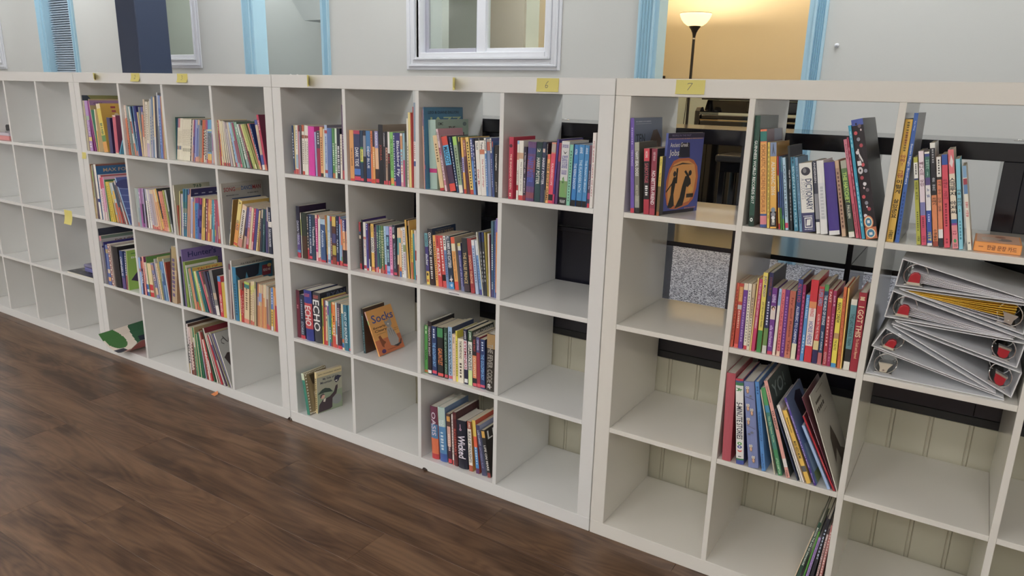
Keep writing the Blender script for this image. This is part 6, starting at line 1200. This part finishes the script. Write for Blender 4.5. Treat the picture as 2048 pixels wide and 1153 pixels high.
        ('p',[(.6,.11),(.75,.07),(.92,.1),(.98,.2),(.94,.2),(.88,.13),(.74,.115)],'4c484c'), ('p',[(.16,.4),(.24,.42),(.3,.3),(.38,.24),(.28,.2),(.26,.14),(.2,.18)],'8c4c2c'), ('e',.2,.07,.08,.045,'5c3c70'), ('d',.35,.85,.06,.075,12,'8c5030')]},
 'alm': {'S': [('p',[(.3,.86),(.47,.985),(.53,.985),(.7,.86),(.58,.88),(.5,.92),(.42,.88)],'4c5460'), ('e',.5,.22,.36,.028,'7c8c9c'), ('e',.5,.165,.36,.028,'8c8c94'), ('e',.5,.125,.3,.022,'e0e0e0'), ('r',.35,.75,.07,.1,'d8d4c8')]},
 'thes': {'R': [('r',0,.9,.8,1,'7c5c6c'), ('r',.45,.95,.88,1,'8c94ac'), ('r',.3,1,.7,.8,'5c5470')]},
 'dict': {'S': [('e',.5,.88,.36,.06,'3c3c48'), ('e',.42,.89,.14,.035,'7c7c80'), ('r',.22,.82,.06,.21,'e8e8e8'), ('r',.28,.76,.075,.195,'44466e'), ('p',[(.34,.09),(.4,.18),(.72,.185),(.66,.095)],'f0f0ec'), ('d',.15,.85,.22,.24,9,'c8ccd8'), ('d',.2,.85,.03,.045,8,'c8ccd8')]},
 'gwr': {'S': [('e',.5,.06,.28,.018,'e8ece8'), ('e',.5,.06,.13,.008,'2a4038')] + [('p',[(.08,.2+.17*i),(.98,.27+.17*i),(.98,.275+.17*i),(.08,.205+.17*i)],'4c8068') for i in range(4)]},
 'doodle': {'S': [q for i in range(15) for q in (('e',.22+.5*((i*37)%10)/9,.2+.053*i,.15,.016,['d8d4d8','a8404c','8c8c98','c84c54','6c5c64'][i%5]), ('e',.3+.45*((i*53)%10)/9,.22+.053*i,.07,.009,['2a2228','d8c8c8','2a2228'][i%3]))] + [('r',.1,.45,.62,.66,'d8d4d4'), ('p',[(.3,.7),(.6,.64),(.62,.66),(.34,.73)],'d8d4d4'), ('e',.28,.58,.22,.03,'c8c4c8'), ('e',.28,.58,.08,.01,'3a3036'),
        ('e',.42,.145,.42,.055,'c87044'), ('e',.42,.145,.34,.045,'e8dcb8'), ('e',.42,.145,.26,.035,'3c7ca0'), ('r',.3,.54,.135,.16,'e8e4dc'), ('e',.5,.05,.48,.05,'c87044'), ('e',.5,.05,.4,.041,'e8dcb8'), ('e',.5,.05,.32,.033,'3c7ca0'), ('r',.36,.64,.035,.058,'e8e4dc')]},
 'owls': {'S': [q for i, (u, v) in enumerate(((.35,.92),(.3,.72),(.66,.67),(.28,.56),(.4,.25),(.6,.12))) for q in (('p',[(u-.16,v+.02),(u+.16,v+.02),(u+.12,v-.045),(u,v-.06),(u-.12,v-.045)],'8c7468'), ('e',u-.08,v+.012,.08,.016,'ece4d4'), ('e',u+.08,v+.012,.08,.016,'ece4d4'), ('e',u-.07,v+.012,.03,.007,'2c2824'), ('e',u+.07,v+.012,.03,.007,'2c2824'), ('e',u,v-.025,.09,.022,'d8a880'))] + [('p',[(.1,.5),(.9,.46),(.9,.465),(.1,.506)],'5c5460'), ('p',[(.1,.83),(.9,.8),(.9,.806),(.1,.836)],'5c5460'), ('e',.6,.42,.16,.014,'6c7080'), ('e',.3,.40,.14,.012,'6c7080'), ('e',.62,.84,.12,.012,'6c7080')]},
 'fives': {'S': [('e',.5,.25,.3,.018,'4c9c44'), ('e',.5,.25,.12,.008,'e8e6e2'), ('e',.5,.21,.3,.018,'4454a0'), ('e',.5,.21,.12,.008,'e8e6e2'), ('p',[(.15,.175),(.5,.165),(.85,.175),(.7,.155),(.5,.15),(.3,.155)],'d84c40'), ('r',.3,.7,.09,.1,'5c5c60'), ('t','A',.3,.7,.86,.9,'3c8c44')]},
 'yo': {'R': [('t','YO!',.1,.7,.78,.93,'8c9c98'), ('r',0,1,.2,.6,'38403e')]},
 'frost': {'R': [('p',[(.35,.9),(.55,.96),(.8,.92),(.85,.7),(.7,.5),(.5,.45),(.45,.65)],'2c2c44'), ('p',[(.1,.45),(.4,.4),(.6,.2),(.5,.05),(.1,.05)],'a8bcc8'), ('p',[(.1,.12),(.5,.1),(.4,.0),(.1,.0)],'8c9c4c')]},
 'ella': {'S': [('e',.5,.70,.36,.03,'4c3028'), ('e',.55,.685,.22,.026,'e0b8a0'), ('p',[(.2,.54),(.3,.64),(.75,.64),(.85,.54)],'d8c8c0')]},
 'nest': {'R': [('d',.3,.7,.95,.96,8,'6c6458'), ('d',.15,.5,.86,.89,5,'4c4438'), ('d',.12,.55,.78,.82,5,'4c4438'), ('d',.4,.6,.72,.73,6,'7c7468'), ('p',[(.3,.2),(.35,.45),(.5,.55),(.62,.4),(.75,.15),(.6,.1),(.5,.3)],'4c4034'), ('p',[(.5,.12),(.7,.25),(.95,.15),(.9,.02),(.6,.03)],'6c5c4c')]},
 'hat': {'S': []}, 'art_none': {},
})
ROWS = [r.split(';') for r in BOOKS.strip().split('\n')]
made = {}
for rec in ROWS:
    r_ = rec + ['']*(14-len(rec))
    root, desc, cat, cid = book(r_)
    made.setdefault(cid, []).append((root, desc, cat))
for cid, lst in made.items():
    lst.sort(key=lambda q: q[0].location.x)
    place = '%s %s cube, %s bookcase' % (ROWN[int(cid[1])-1], COLN[int(cid[2])-1], CASE[cid[0]])
    for i, (root, desc, cat) in enumerate(lst):
        n = len(lst)
        pos = '%s from left' % ORD[i] if i else 'leftmost'
        if i == n-1 and n > 2: pos = 'rightmost'
        adj, mid, feat = desc
        opts = [adj + mid + feat, mid + feat, adj + mid, mid]
        tail = ', %s, %s' % (pos, place)
        lab = next((q for q in (o + tail for o in opts) if len(q.split()) <= 16), mid + tail)
        tag(root, lab, cat, '%ss in the %s' % (cat, place))

# ------------------------------------------------------------------ white ring binders lying in a stack, spines to alternate sides
M['binder'] = mat('white_binder_vinyl', (0.78, 0.79, 0.81), 0.38, var=((8,8,8), 0.03))
M['binder_in'] = mat('grey_binder_lining', (0.42, 0.43, 0.47), 0.5)
M['paper'] = mat('white_paper', (0.72, 0.71, 0.74), 0.7)
M['yellow_paper'] = mat('yellow_folder_card', (0.80, 0.52, 0.06), 0.6)
M['red_plastic'] = mat('red_lever_plastic', (0.42, 0.02, 0.03), 0.35)
M['clip_cream'] = mat('cream_lever_plate', (0.72, 0.66, 0.54), 0.35, metal=0.4)
def slab(mb, a, b_, th, y0, y1, mi=0):
    (xa, za), (xb, zb) = a, b_; L = math.hypot(xb-xa, zb-za); nx, nz = -(zb-za)/L*th, (xb-xa)/L*th
    mb.prism([(xa,za),(xb,zb),(xb+nx,zb+nz),(xa+nx,za+nz)], 'y', y0, y1, mi=mi)
def binder(label, sp_lo, sp_hi, fr_lo, fr_hi, sheets, lever, y0=0.012, sag=0.0):
    """sp_*: spine corners, fr_*: free edges of the lower and upper cover, all (x, z)"""
    side = 1 if fr_lo[0] > sp_lo[0] else -1
    t = thing('ring_binder', label, 'binder', (sp_lo[0], y0, sp_lo[1]), group='white ring binders stacked in the far-right bookcase')
    q = lambda p: (p[0]-sp_lo[0], p[1]-sp_lo[1])
    a, b_, c, d = q(sp_lo), q(sp_hi), q(fr_lo), q(fr_hi); dp = 0.315; th = 0.0026
    mb = MB(); slab(mb, a, c, th*side, 0, dp); mb.build('lower_cover', M['binder'], t, bevel=0.0008)
    mb = MB(); slab(mb, b_, d, -th*side, 0, dp); mb.build('upper_cover', M['binder'], t, bevel=0.0008)
    mb = MB(); slab(mb, a, b_, -th*side, 0, dp); mb.build('spine', M['binder'], t, bevel=0.0008)
    # mechanism: base plate on the lower cover by the spine, wire rings, lever
    ux = Vector((c[0]-a[0], 0, c[1]-a[1])).normalized(); uz = Vector((b_[0]-a[0], 0, b_[1]-a[1])); sh = uz.length; uz.normalize()
    r = min(0.026, sh*0.38)
    base = Vector((a[0], 0, a[1])) + ux*(r+0.012) + uz*(0.006+r)
    o0 = Vector((a[0], 0, a[1])) + ux*0.012 + uz*0.0035
    mb = MB(); pts = [o0 + ux*0.004, o0 + ux*(2*r-0.004), o0 + ux*(2*r-0.006) + uz*0.004, o0 + ux*0.006 + uz*0.004]
    mb.prism([(p.x, p.z) for p in pts], 'y', 0.012, 0.26); rp = mb.build('ring_plate', M['steel'], t, bevel=0.0006)
    for k, yy in enumerate((0.014, 0.125, 0.235)):
        pts = [tuple(base + Vector((0, yy, 0)) + ux*(r*math.cos(u)) + uz*(r*1.05*math.sin(u))) for u in [2*math.pi*i/20 for i in range(21)]]
        MB().tube(pts, 0.0015, 6).build('ring', M['steel'], rp, smooth=True)
    # lever: tapered red tongue with a toothed pale plate
    w1, w2, hh = r*0.80, r*0.62, r*1.05
    lo = o0 + ux*(r*1.0) + uz*0.004
    if lever in ('red', 'redflip'):
        s_ = 1 if lever == 'red' else -1
        zb = lo + uz*(0.006 if s_ > 0 else hh+0.004)
        pts = [zb - ux*w1*0.62, zb + ux*w1*0.62, zb + ux*w2*0.7 + uz*(s_*hh*0.75), zb + ux*w2*0.3 + uz*(s_*hh*0.98), zb - ux*w2*0.3 + uz*(s_*hh*0.98), zb - ux*w2*0.7 + uz*(s_*hh*0.75)]
        lv = MB().prism([(p.x, p.z) for p in pts], 'y', -0.004, 0.010).build('lever', M['red_plastic'], t, bevel=0.002, seg=2)
        pl = zb - uz*(0.003*s_)
        pts = [pl - ux*w1*0.72, pl + ux*w1*0.72, pl + ux*w1*0.66 + uz*(0.0055*s_), pl - ux*w1*0.66 + uz*(0.0055*s_)]
        mb = MB().prism([(p.x, p.z) for p in pts], 'y', -0.007, 0.010)
        mb.build('lever_plate', M['clip_cream'] if s_ > 0 else M['steel'], lv, bevel=0.0006)
    else:
        s_ = -1; zb = lo + uz*(hh+0.003)
        pts = [zb - ux*w1*0.8, zb + ux*w1*0.8, zb + ux*w1*0.7 - uz*0.004, zb + ux*w2*0.6 - uz*hh*0.5, zb + ux*w2*0.5 - uz*hh*0.9, zb - ux*w2*0.5 - uz*hh*0.9, zb - ux*w2*0.6 - uz*hh*0.5, zb - ux*w1*0.7 - uz*0.004]
        lv = MB().prism([(p.x, p.z) for p in pts], 'y', -0.004, 0.004).build('lever', M['clip_cream'] if lever == 'cream' else M['steel'], t, bevel=0.0008)
        cc = zb - uz*hh*0.68
        MB().tube([tuple(cc + Vector((0,-0.0055,0))), tuple(cc + Vector((0,-0.003,0)))], 0.0026, 10).build('rivet', M['steel'], lv)
    # sheets, fanned between the covers
    A = Vector((a[0],0,a[1])); B = Vector((b_[0],0,b_[1])); Cc = Vector((c[0],0,c[1])); Dd = Vector((d[0],0,d[1]))
    for k, (f0, f1, n, m) in enumerate(sheets):
        for j in range(n):
            f = f0 + (f1-f0)*(j/max(1, n-1)); g = 0.12 + 0.76*(j+0.5)/n
            p0 = A + (B-A)*f + ux*(2*r*0.55); p2 = Cc + (Dd-Cc)*g - ux*(0.012+0.004*((j*7)%5)); p1 = p0*0.62 + p2*0.38 - Vector((0,0,0.010+sag))*((1-f)*0.0+0.55)*(1 if f > .3 else 0.4)
            top = []; N_ = 8
            for i in range(N_+1):
                u = i/N_; p = p0*(1-u)**2 + p1*2*u*(1-u) + p2*u*u; top.append((p.x, p.z))
            prof = top + [(x_, z_-0.0011) for x_, z_ in top[::-1]]
            MB().prism(prof, 'y', 0.006+0.0015*((j*5)%3), 0.30).build('sheet', m, t)
    return t
P_, Y_ = M['paper'], M['yellow_paper']
binder('white binder at the bottom of the stack, spine to the left, bare metal lever', (0.7555,0.7528),(0.766,0.826),(1.060,0.7528),(1.058,0.7605), [], 'cream')
binder('white binder with spine at the right end, second from bottom of the stack', (1.073,0.762),(1.083,0.829),(0.800,0.8885),(0.797,0.8965), [], 'redflip', y0=0.016)
binder('white binder with peaked spine at left and red lever, third from stack bottom', (0.7595,0.8315),(0.785,0.886),(1.040,0.7690),(1.034,0.7745), [], 'red', y0=0.004)
binder('white binder with right-hand spine and red lever, fourth from stack bottom', (1.071,0.838),(1.078,0.902),(0.806,0.9015),(0.803,0.9065), [], 'redflip', y0=0.014)
binder('white binder with red lever and a thick fan of white paper, third from top', (0.7775,0.912),(0.787,0.983),(1.052,0.9065),(1.072,0.9135), [(.22,.55,7,P_)], 'red', y0=0.008)
binder('white binder filled with yellow folders, spine at the right end, second from top', (1.070,0.920),(1.078,0.992),(0.803,0.9855),(0.800,0.9895), [(.18,.3,2,P_),(.42,.86,6,Y_)], 'steel', y0=0.018)
binder('white binder with red lever on top of the stack, holding white paper', (0.790,0.9955),(0.797,1.067),(1.060,0.9985),(1.072,1.0065), [(.25,.6,9,P_)], 'red', y0=0.006)

# ------------------------------------------------------------------ orange box of cards
S1 = SZ[0]
t = thing('card_box', 'flat orange box of sentence cards lying at the right end of the top shelf', 'box', (0.939, 0.024, S1+0.0004))
bw, bd, bh = 0.094, 0.135, 0.023
MB().box(0, bw, 0, bd, 0, bh).build('box', mat('orange_card', boost('e09038', 1.3), 0.4), t, bevel=0.0015)
lid = MB(); lid.face([(0.004,0.004,bh+0.0004),(bw-0.004,0.004,bh+0.0004),(bw-0.004,bd-0.004,bh+0.0004),(0.004,bd-0.004,bh+0.0004)], boost('d8a888'))
for u, v, ru, rv, c in ((.35,.45,.22,.18,'c0a898'), (.6,.4,.2,.16,'8c7870'), (.55,.7,.12,.1,'a86038'), (.25,.3,.1,.1,'d8c0b0')):
    lid.face([(bw*(u+ru*math.cos(a*math.pi/8)), bd*(v+rv*math.sin(a*math.pi/8)), bh+0.0006+ru*0.0005) for a in range(16)], boost(c))
lid.build('cover_print', M['cover'], t)
put_text('한글 문장 카드', t, (bw*0.28, -0.0006, bh*0.25), (1,0,0), (0,0,1), bw*0.62, bh*0.5, boost('8a4a20'), 'box_lettering', 0.02)
mk = MB(); mk.face([(bw*.1,-.0006,bh*.48),(bw*.2,-.0006,bh*.48),(bw*.2,-.0006,bh*.58),(bw*.1,-.0006,bh*.58)], boost('a8602c')); mk.build('box_print', M['cover'], t)

# ------------------------------------------------------------------ curled magazine in the bottom-left cube of the centre-left bookcase
t = thing('magazine', 'open magazine with green leaf picture curled over the bottom edge of its cube', 'magazine', (-2.785, -0.045, 0.0490))
prof = [(-2.928,-.062,.130),(-2.895,-.06,.098),(-2.86,-.055,.074),(-2.825,-.05,.056),(-2.785,-.045,.0497),(-2.745,-.035,.056),(-2.70,-.025,.079),(-2.655,-.008,.122),(-2.63,.0,.14),(-2.603,.004,.149)]
def sheet_grid(prof, depth, colf, dz=0.0, nsub=3, ny=10):
    P = []
    for (a, b_) in zip(prof, prof[1:]):
        for k in range(nsub): P.append(Vector(a).lerp(Vector(b_), k/nsub))
    P.append(Vector(prof[-1])); n = len(P); mb = MB(); o = Vector((-2.785, -0.045, 0.0490))
    rows_ = []
    for j in range(ny+1):
        y = depth*j/ny; rows_.append([p - o + Vector((0, y, dz + 0.05*(j/ny)*max(0, 0.3 - i/n))) for i, p in enumerate(P)])
    for j in range(ny):
        for i in range(n-1): mb.face([rows_[j][i], rows_[j][i+1], rows_[j+1][i+1], rows_[j+1][i]], colf((i+.5)/(n-1), (j+.5)/ny))
    return mb
def mag_col(u, v):
    c = 'd8ccc0'
    if (u-.17)**2/.03 + (v-.22)**2/.035 < 1 : c = '3c7038'
    if u < .12 and v < .3: c = '3c7038'
    if v > .62 - .25*u: c = '2c5c40'
    if v > .70 - .2*u and u > .2: c = '20283a'
    if .35 < u < .5 and v < .22: c = '2c2c3c'
    if u > .75 and .35 < v < .5: c = 'a87838'
    if .6 < u < .72 and .5 < v < .62: c = 'a8b8b0'
    return boost(c, 1.4)
sheet_grid(prof, 0.26, mag_col, nsub=14, ny=56).build('open_page', M['cover'], t, smooth=False)
sheet_grid([(x, y+.003, z) for x, y, z in prof[4:]], 0.25, lambda u, v: boost('a85450', 1.3), dz=-0.0016).build('back_page', M['cover'], t)
sheet_grid([(x, y+.001, z) for x, y, z in prof], 0.258, lambda u, v: boost('d8c8b8', 1.3), dz=-0.0007).build('inner_pages', M['cover'], t)

# ------------------------------------------------------------------ things in the far-left bookcase
t = thing('game_box', 'flat pink box in the top row of the far-left bookcase', 'box', (-3.975, 0.03, SZ[0]+0.0004))
MB().box(0, 0.152, 0, 0.2, 0, 0.026).build('box', mat('pink_card', boost('c07878', 1.4), 0.4), t, bevel=0.0012)
MB().box(-0.001, 0.153, -0.001, 0.201, 0.0262, 0.042).build('lid', mat('lilac_card', boost('b8b0bc', 1.3), 0.4), t, bevel=0.0012)
t = thing('camera_case', 'small black case with strap on the pink box, far-left bookcase', 'case', (-3.90, 0.05, SZ[0]+0.0435))
MB().box(0, 0.078, 0, 0.06, 0.008, 0.045).build('case', mat('black_case_plastic', (0.02,0.022,0.026), 0.4), t, bevel=0.006)
MB().tube([(0.0,0.0,0.004),(0.03,-0.012,0.006),(0.06,-0.004,0.01),(0.078,0.01,0.005),(0.06,0.03,0.004),(0.0,0.04,0.004)], 0.004, 6).build('strap', mat('grey_strap', (0.3,0.29,0.3), 0.7), t, smooth=True)
t = thing('activity_book', 'flat dark book with white page edge in the lower right cube, far-left bookcase', 'book', (-3.315, 0.006, SZ[2]+0.0004))
MB().box(0, 0.27, 0.0, 0.21, 0, 0.0015).build('back_cover', mat('white_card_cover', (0.7,0.68,0.62), 0.5), t)
MB().box(0.002, 0.268, 0.001, 0.208, 0.0016, 0.009).build('pages', M['page_white'], t)
cv = MB().box(0, 0.27, 0.0, 0.21, 0.0091, 0.0105, boost('38383c'))
for i in range(14): u, v = 0.02+0.23*((i*37) % 17)/17, 0.02+0.16*((i*23) % 13)/13; cv.face([(u,v,.0109),(u+.02,v,.0109),(u+.018,v+.012,.0109),(u+.002,v+.01,.0109)], boost(['74787c','4c5078','8c8c90'][i % 3]))
cv.build('front_cover', M['cover'], t)
t = thing('plastic_case', 'blue translucent plastic case on the dark book, far-left bookcase', 'case', (-3.215, 0.05, SZ[2]+0.0118))
bm_ = mat('blue_violet_plastic', boost('5c5c94', 1.3), 0.25, coat=0.3)
MB().box(0, 0.165, 0, 0.12, 0, 0.026).build('tray', bm_, t, bevel=0.008, seg=3)
MB().box(-0.002, 0.167, -0.002, 0.122, 0.0265, 0.046).build('lid', mat('grey_violet_lid', boost('706c8c', 1.3), 0.25), t, bevel=0.009, seg=3)

# ------------------------------------------------------------------ sticky notes
M['note'] = mat('yellow_note_paper', (0.72, 0.64, 0.20), 0.7)
STROKES = {'2': [(.1,.8),(.3,.98),(.65,.95),(.75,.7),(.45,.35),(.1,.04),(.85,.1)], '3': [(.1,.9),(.45,1),(.75,.82),(.4,.55),(.8,.35),(.6,.04),(.1,.08)],
           '6': [(.7,1),(.35,.75),(.15,.3),(.3,.03),(.65,.05),(.75,.3),(.5,.42),(.2,.3)], '7': [(.1,.82),(.2,.95),(.9,.97),(.6,.5),(.3,.0)]}
def note(label, x0, x1, z0, z1, curl, num=None, edge=None):
    """curl: how far the free lower edge stands off; edge: the sheet stands out from the board, stuck along its left side, at this angle"""
    t = thing('sticky_note', label, 'note', (x0, -0.0002, z0), group='yellow sticky notes on the bookcases')
    wd, ht = x1-x0, z1-z0; mb = MB(); n = 10
    if edge is None:
        for k in range(n):
            ua, ub = k/n, (k+1)/n; f = lambda u: -0.0001 - curl*max(0, u-.3)**2/.49
            mb.face([(0,f(ub),ht*(1-ub)),(wd,f(ub)*1.15,ht*(1-ub)),(wd,f(ua)*1.15,ht*(1-ua)),(0,f(ua),ht*(1-ua))])
    else:
        P = [(0.0, 0.0), (0.005, -0.0002)]
        for k in range(1, n+1):
            a = R(edge) * min(1, k/3); P.append((P[-1][0]+0.055/n*math.cos(a), P[-1][1]-0.055/n*math.sin(a)))
        for k, ((xa, ya), (xb, yb)) in enumerate(zip(P, P[1:])):
            q = k/(n+1); mb.face([(xa,ya,0.012*q),(xb,yb,0.012*q),(xb,yb,ht),(xa,ya,ht)])
    mb.build('paper', M['note'], t, smooth=True)
    if num:
        pts = STROKES[num]; mb = MB(); w_ = 0.0007; sx, sz = wd*0.2, ht*0.5; ox, oz = wd*0.36, ht*0.28
        for (a, b_), (c, d) in zip(pts, pts[1:]):
            A = Vector((ox+a*sx+b_*sz*.12, 0, oz+b_*sz)); B = Vector((ox+c*sx+d*sz*.12, 0, oz+d*sz)); dr = (B-A).normalized(); nn = Vector((-dr.z, 0, dr.x))*w_
            y = lambda p: -0.0006 - curl*1.15*max(0, 1-p.z/ht-.3)**2/.49
            mb.face([(p.x, y(p), p.z) for p in (A-nn, B-nn, B+nn, A+nn)])
        mb.build('handwriting', mat('pencil', (0.12, 0.12, 0.13), 0.6), t)
    return t
note('yellow note curled edge-on at the left end of the centre-left bookcase top', -2.783, -2.728, 1.4495, 1.4845, 0, edge=36)
note('yellow note numbered 2 on the centre-left bookcase top, second of three', -2.462, -2.392, 1.449, 1.486, 0.008, '2')
note('yellow note numbered 3 on the centre-left bookcase top, nearest its right end', -2.106, -2.031, 1.449, 1.486, 0.007, '3')
note('curled yellow note at the left end of the centre-right bookcase top', -1.284, -1.229, 1.444, 1.4855, 0, edge=50)
note('curled yellow note in the middle of the centre-right bookcase top', -0.590, -0.535, 1.443, 1.4825, 0, edge=62)
note('yellow note numbered 6 on the centre-right bookcase top', -0.266, -0.188, 1.4445, 1.4845, 0.003, '6')
note('yellow note numbered 7 on the far-right bookcase top', 0.181, 0.263, 1.4465, 1.4845, 0.003, '7')
note('blank yellow note folded over the seam beside the far-left bookcase', -2.982, -2.944, 1.060, 1.092, 0.004)
note('yellow note hanging from the second shelf of the far-left bookcase', -3.245, -3.165, 0.690, 0.7665, 0.010)

# label strip on a shelf edge, paper scrap on the floor, chips in the foil
t = thing('label_strip', 'tiny white label stuck under the blue books, centre-right bookcase second shelf', 'label', (-0.606, -0.0007, SZ[1]-0.0115))
MB().box(0, 0.054, 0, 0.0004, 0, 0.008).build('strip', M['paper'], t)
mk = MB(); x = 0.004
while x < 0.048: q = random.uniform(.002,.004); mk.face([(x,-.0003,.0025),(x+q,-.0003,.0025),(x+q,-.0003,.0055),(x,-.0003,.0055)], (0.05,0.05,0.06)); x += q+.0012
mk.build('label_print', M['cover'], t)
t = thing('paper_scrap', 'small orange scrap of paper on the floor against the centre-left bookcase', 'scrap', (-2.02, -0.03, 0.0002))
MB().face([(0,0,0.0005),(0.034,-0.004,0.0005),(0.036,0.014,0.006),(0.018,0.026,0.014),(0.004,0.016,0.005)]).build('scrap', mat('orange_paper', boost('d07830', 1.2), 0.6), t)
def chip(case_x, x, z, pts):
    par = [o for o in bpy.data.objects if o.parent is None and o.name.startswith('cube_bookcase') and abs(o.location.x-case_x) < 0.01][0]
    MB().face([(x-case_x+a, -0.0005, z+b_) for a, b_ in pts]).build('chip', mat('bare_chipboard', (0.05, 0.035, 0.03), 0.9), par)
chip(UX['C'], -0.733, 0.0004, [(0,0),(.030,0),(.026,.007),(.016,.011),(.007,.010)])
chip(UX['B'], -1.512, 0.0004, [(0,0),(.020,0),(.020,.014),(.012,.012),(.006,.006)])
chip(UX['C'], -1.4885, 0.0004, [(0,0),(.010,0),(.006,.008),(0,.012)])

# ------------------------------------------------------------------ beyond the doorway: floor lamp, piano, bench
M['lampblack'] = mat('black_lamp_metal', (0.02, 0.018, 0.02), 0.4)
lx, ly = -1.118, 3.8
t = thing('floor_lamp', 'lit torchiere floor lamp with glowing glass bowl beyond the right doorway', 'lamp', (lx, ly, STG))
MB().lathe([(0.0,0.0),(0.13,0.0),(0.13,0.012),(0.11,0.022),(0.02,0.03),(0.0,0.03)], 32).build('base', M['lampblack'], t, smooth=True)
MB().lathe([(0.011,0.03),(0.011,1.36)], 14).build('pole', M['lampblack'], t, smooth=True)
MB().lathe([(0.0125,1.335),(0.0125,1.345)], 14).build('collar', M['steel'], t, smooth=True)
MB().lathe([(0.011,1.355),(0.016,1.38),(0.028,1.405),(0.045,1.428),(0.047,1.432),(0.0,1.432)], 24).build('neck', M['lampblack'], t, smooth=True)
bowl = MB().lathe([(0.042,1.431),(0.062,1.438),(0.086,1.456),(0.106,1.482),(0.117,1.506),(0.122,1.524),(0.1195,1.524),(0.104,1.485),(0.084,1.459),(0.06,1.442),(0.03,1.4345)], 40).build('bowl', mat('glowing_glass_bowl', (0.9,0.85,0.7), 0.3, emit=('ffdf9c', 1.75)), t, smooth=True)
MB().lathe([(0.1195,1.5235),(0.1225,1.5235),(0.1225,1.5265),(0.1195,1.5265)], 40).build('rim', mat('bronze_rim', (0.25,0.16,0.06), 0.4), bowl, smooth=True)
MB().lathe([(0.0,1.44),(0.018,1.445),(0.028,1.465),(0.024,1.485),(0.012,1.497),(0.0,1.50)], 16).build('bulb', mat('warm_bulb', (1,0.8,0.5), 0.4, emit=('ffb45a', 40.0)), bowl, smooth=True)
MB().tube([(0.0,-0.012,0.02),(-0.012,-0.014,0.3),(-0.03,-0.012,0.55),(-0.018,-0.012,0.75),(-0.012,-0.0,0.95)], 0.003, 6).build('cord', M['lampblack'], t, smooth=True)
lp = bpy.data.lights.new('lamp_glow', 'POINT'); lp.energy = LAMP_LIGHT; lp.color = (1.0, 0.78, 0.50); lp.shadow_soft_size = 0.03
lo_ = bpy.data.objects.new('lamp_glow', lp); COL.objects.link(lo_); lo_.parent = t; lo_.location = (0, 0, 1.51)

M['piano'] = mat('black_polished_piano', (0.008, 0.008, 0.010), 0.08, 0.6, coat=0.4)
px, py = -0.87, 3.25
t = thing('upright_piano', 'black polished upright piano standing beyond the doorway beside the lamp', 'piano', (px, py, STG))
W_ = 1.40
arm = [(0.0,0.66),(0.0,0.80),(0.03,0.825),(0.08,0.83),(0.11,0.80),(0.20,0.80),(0.26,0.88),(0.45,0.88),(0.45,0.0),(0.05,0.0),(0.05,0.06),(0.22,0.10),(0.22,0.62),(0.06,0.64)]
for a in (0.0, W_-0.035): MB().prism(arm, 'x', a, a+0.035).build('side_panel', M['piano'], t, bevel=0.004)
MB().box(-0.02, W_+0.02, 0.18, 0.46, 0.881, 0.898).build('lid', M['piano'], t, bevel=0.004)
MB().box(0.037, W_-0.037, 0.265, 0.285, 0.79, 0.879).build('upper_panel', M['piano'], t, bevel=0.003)
MB().box(0.037, W_-0.037, 0.03, 0.263, 0.745, 0.775).build('fallboard', M['piano'], t, bevel=0.005)
MB().box(0.037, W_-0.037, 0.01, 0.22, 0.66, 0.735).build('key_bed', M['piano'], t, bevel=0.004)
MB().box(0.037, W_-0.037, 0.012, 0.028, 0.736, 0.743).build('key_slip', mat('brass_trim', (0.55, 0.40, 0.2), 0.25, metal=1.0), t)
MB().box(0.30, 1.10, 0.235, 0.25, 0.80, 0.875).build('music_rest', M['piano'], t, bevel=0.003)
MB().box(0.037, W_-0.037, 0.225, 0.245, 0.02, 0.655).build('lower_panel', M['piano'], t, bevel=0.003)
for a in (0.02, W_-0.07): MB().prism([(a,0.0),(a+0.05,0.0),(a+0.045,0.62),(a+0.005,0.62)], 'y', 0.02, 0.06).build('leg', M['piano'], t, bevel=0.003)
for a in (0.60, 0.68, 0.76): MB().prism([(a,0.03),(a+0.03,0.03),(a+0.03,0.045),(a,0.045)], 'y', 0.16, 0.224).build('pedal', mat('brass_pedal', (0.55, 0.40, 0.2), 0.25, metal=1.0), t)
t = thing('piano_bench', 'black piano bench in front of the upright piano', 'bench', (-0.56, 2.82, STG))
MB().box(0, 0.72, 0, 0.33, 0.485, 0.53).build('seat', mat('black_bench_leather', (0.015,0.015,0.017), 0.35), t, bevel=0.012, seg=2)
MB().box(0.03, 0.69, 0.02, 0.31, 0.42, 0.484).build('apron', M['piano'], t, bevel=0.003)
for a in (0.03, 0.65):
    for b_ in (0.02, 0.27): MB().prism([(a,b_),(a+0.04,b_),(a+0.04,b_+0.04),(a,b_+0.04)], 'z', 0, 0.42).build('leg', M['piano'], t, bevel=0.003)
t = thing('framed_picture', 'small dark framed picture with orange print on the nook wall left of the lamp', 'picture', (-1.64, YB-0.001, 1.56))
MB().box(0, 0.08, -0.018, 0, -0.05, 0.075).build('frame', M['lampblack'], t, bevel=0.003)
MB().box(0.01, 0.066, -0.0195, -0.0185, -0.035, 0.055).build('print', mat('orange_print', boost('d06a38', 1.3), 0.6), t)
t = thing('wall_knob', 'small white round knob on the blank wall right of the doorway', 'knob', (0.207, WB-0.0005, 1.722))
k = MB().lathe([(0.0,0.016),(0.006,0.015),(0.010,0.010),(0.011,0.0),(0.0,0.0)], 20).build('knob', M['trimw'], t, smooth=True); k.rotation_euler = (R(90), 0, 0)
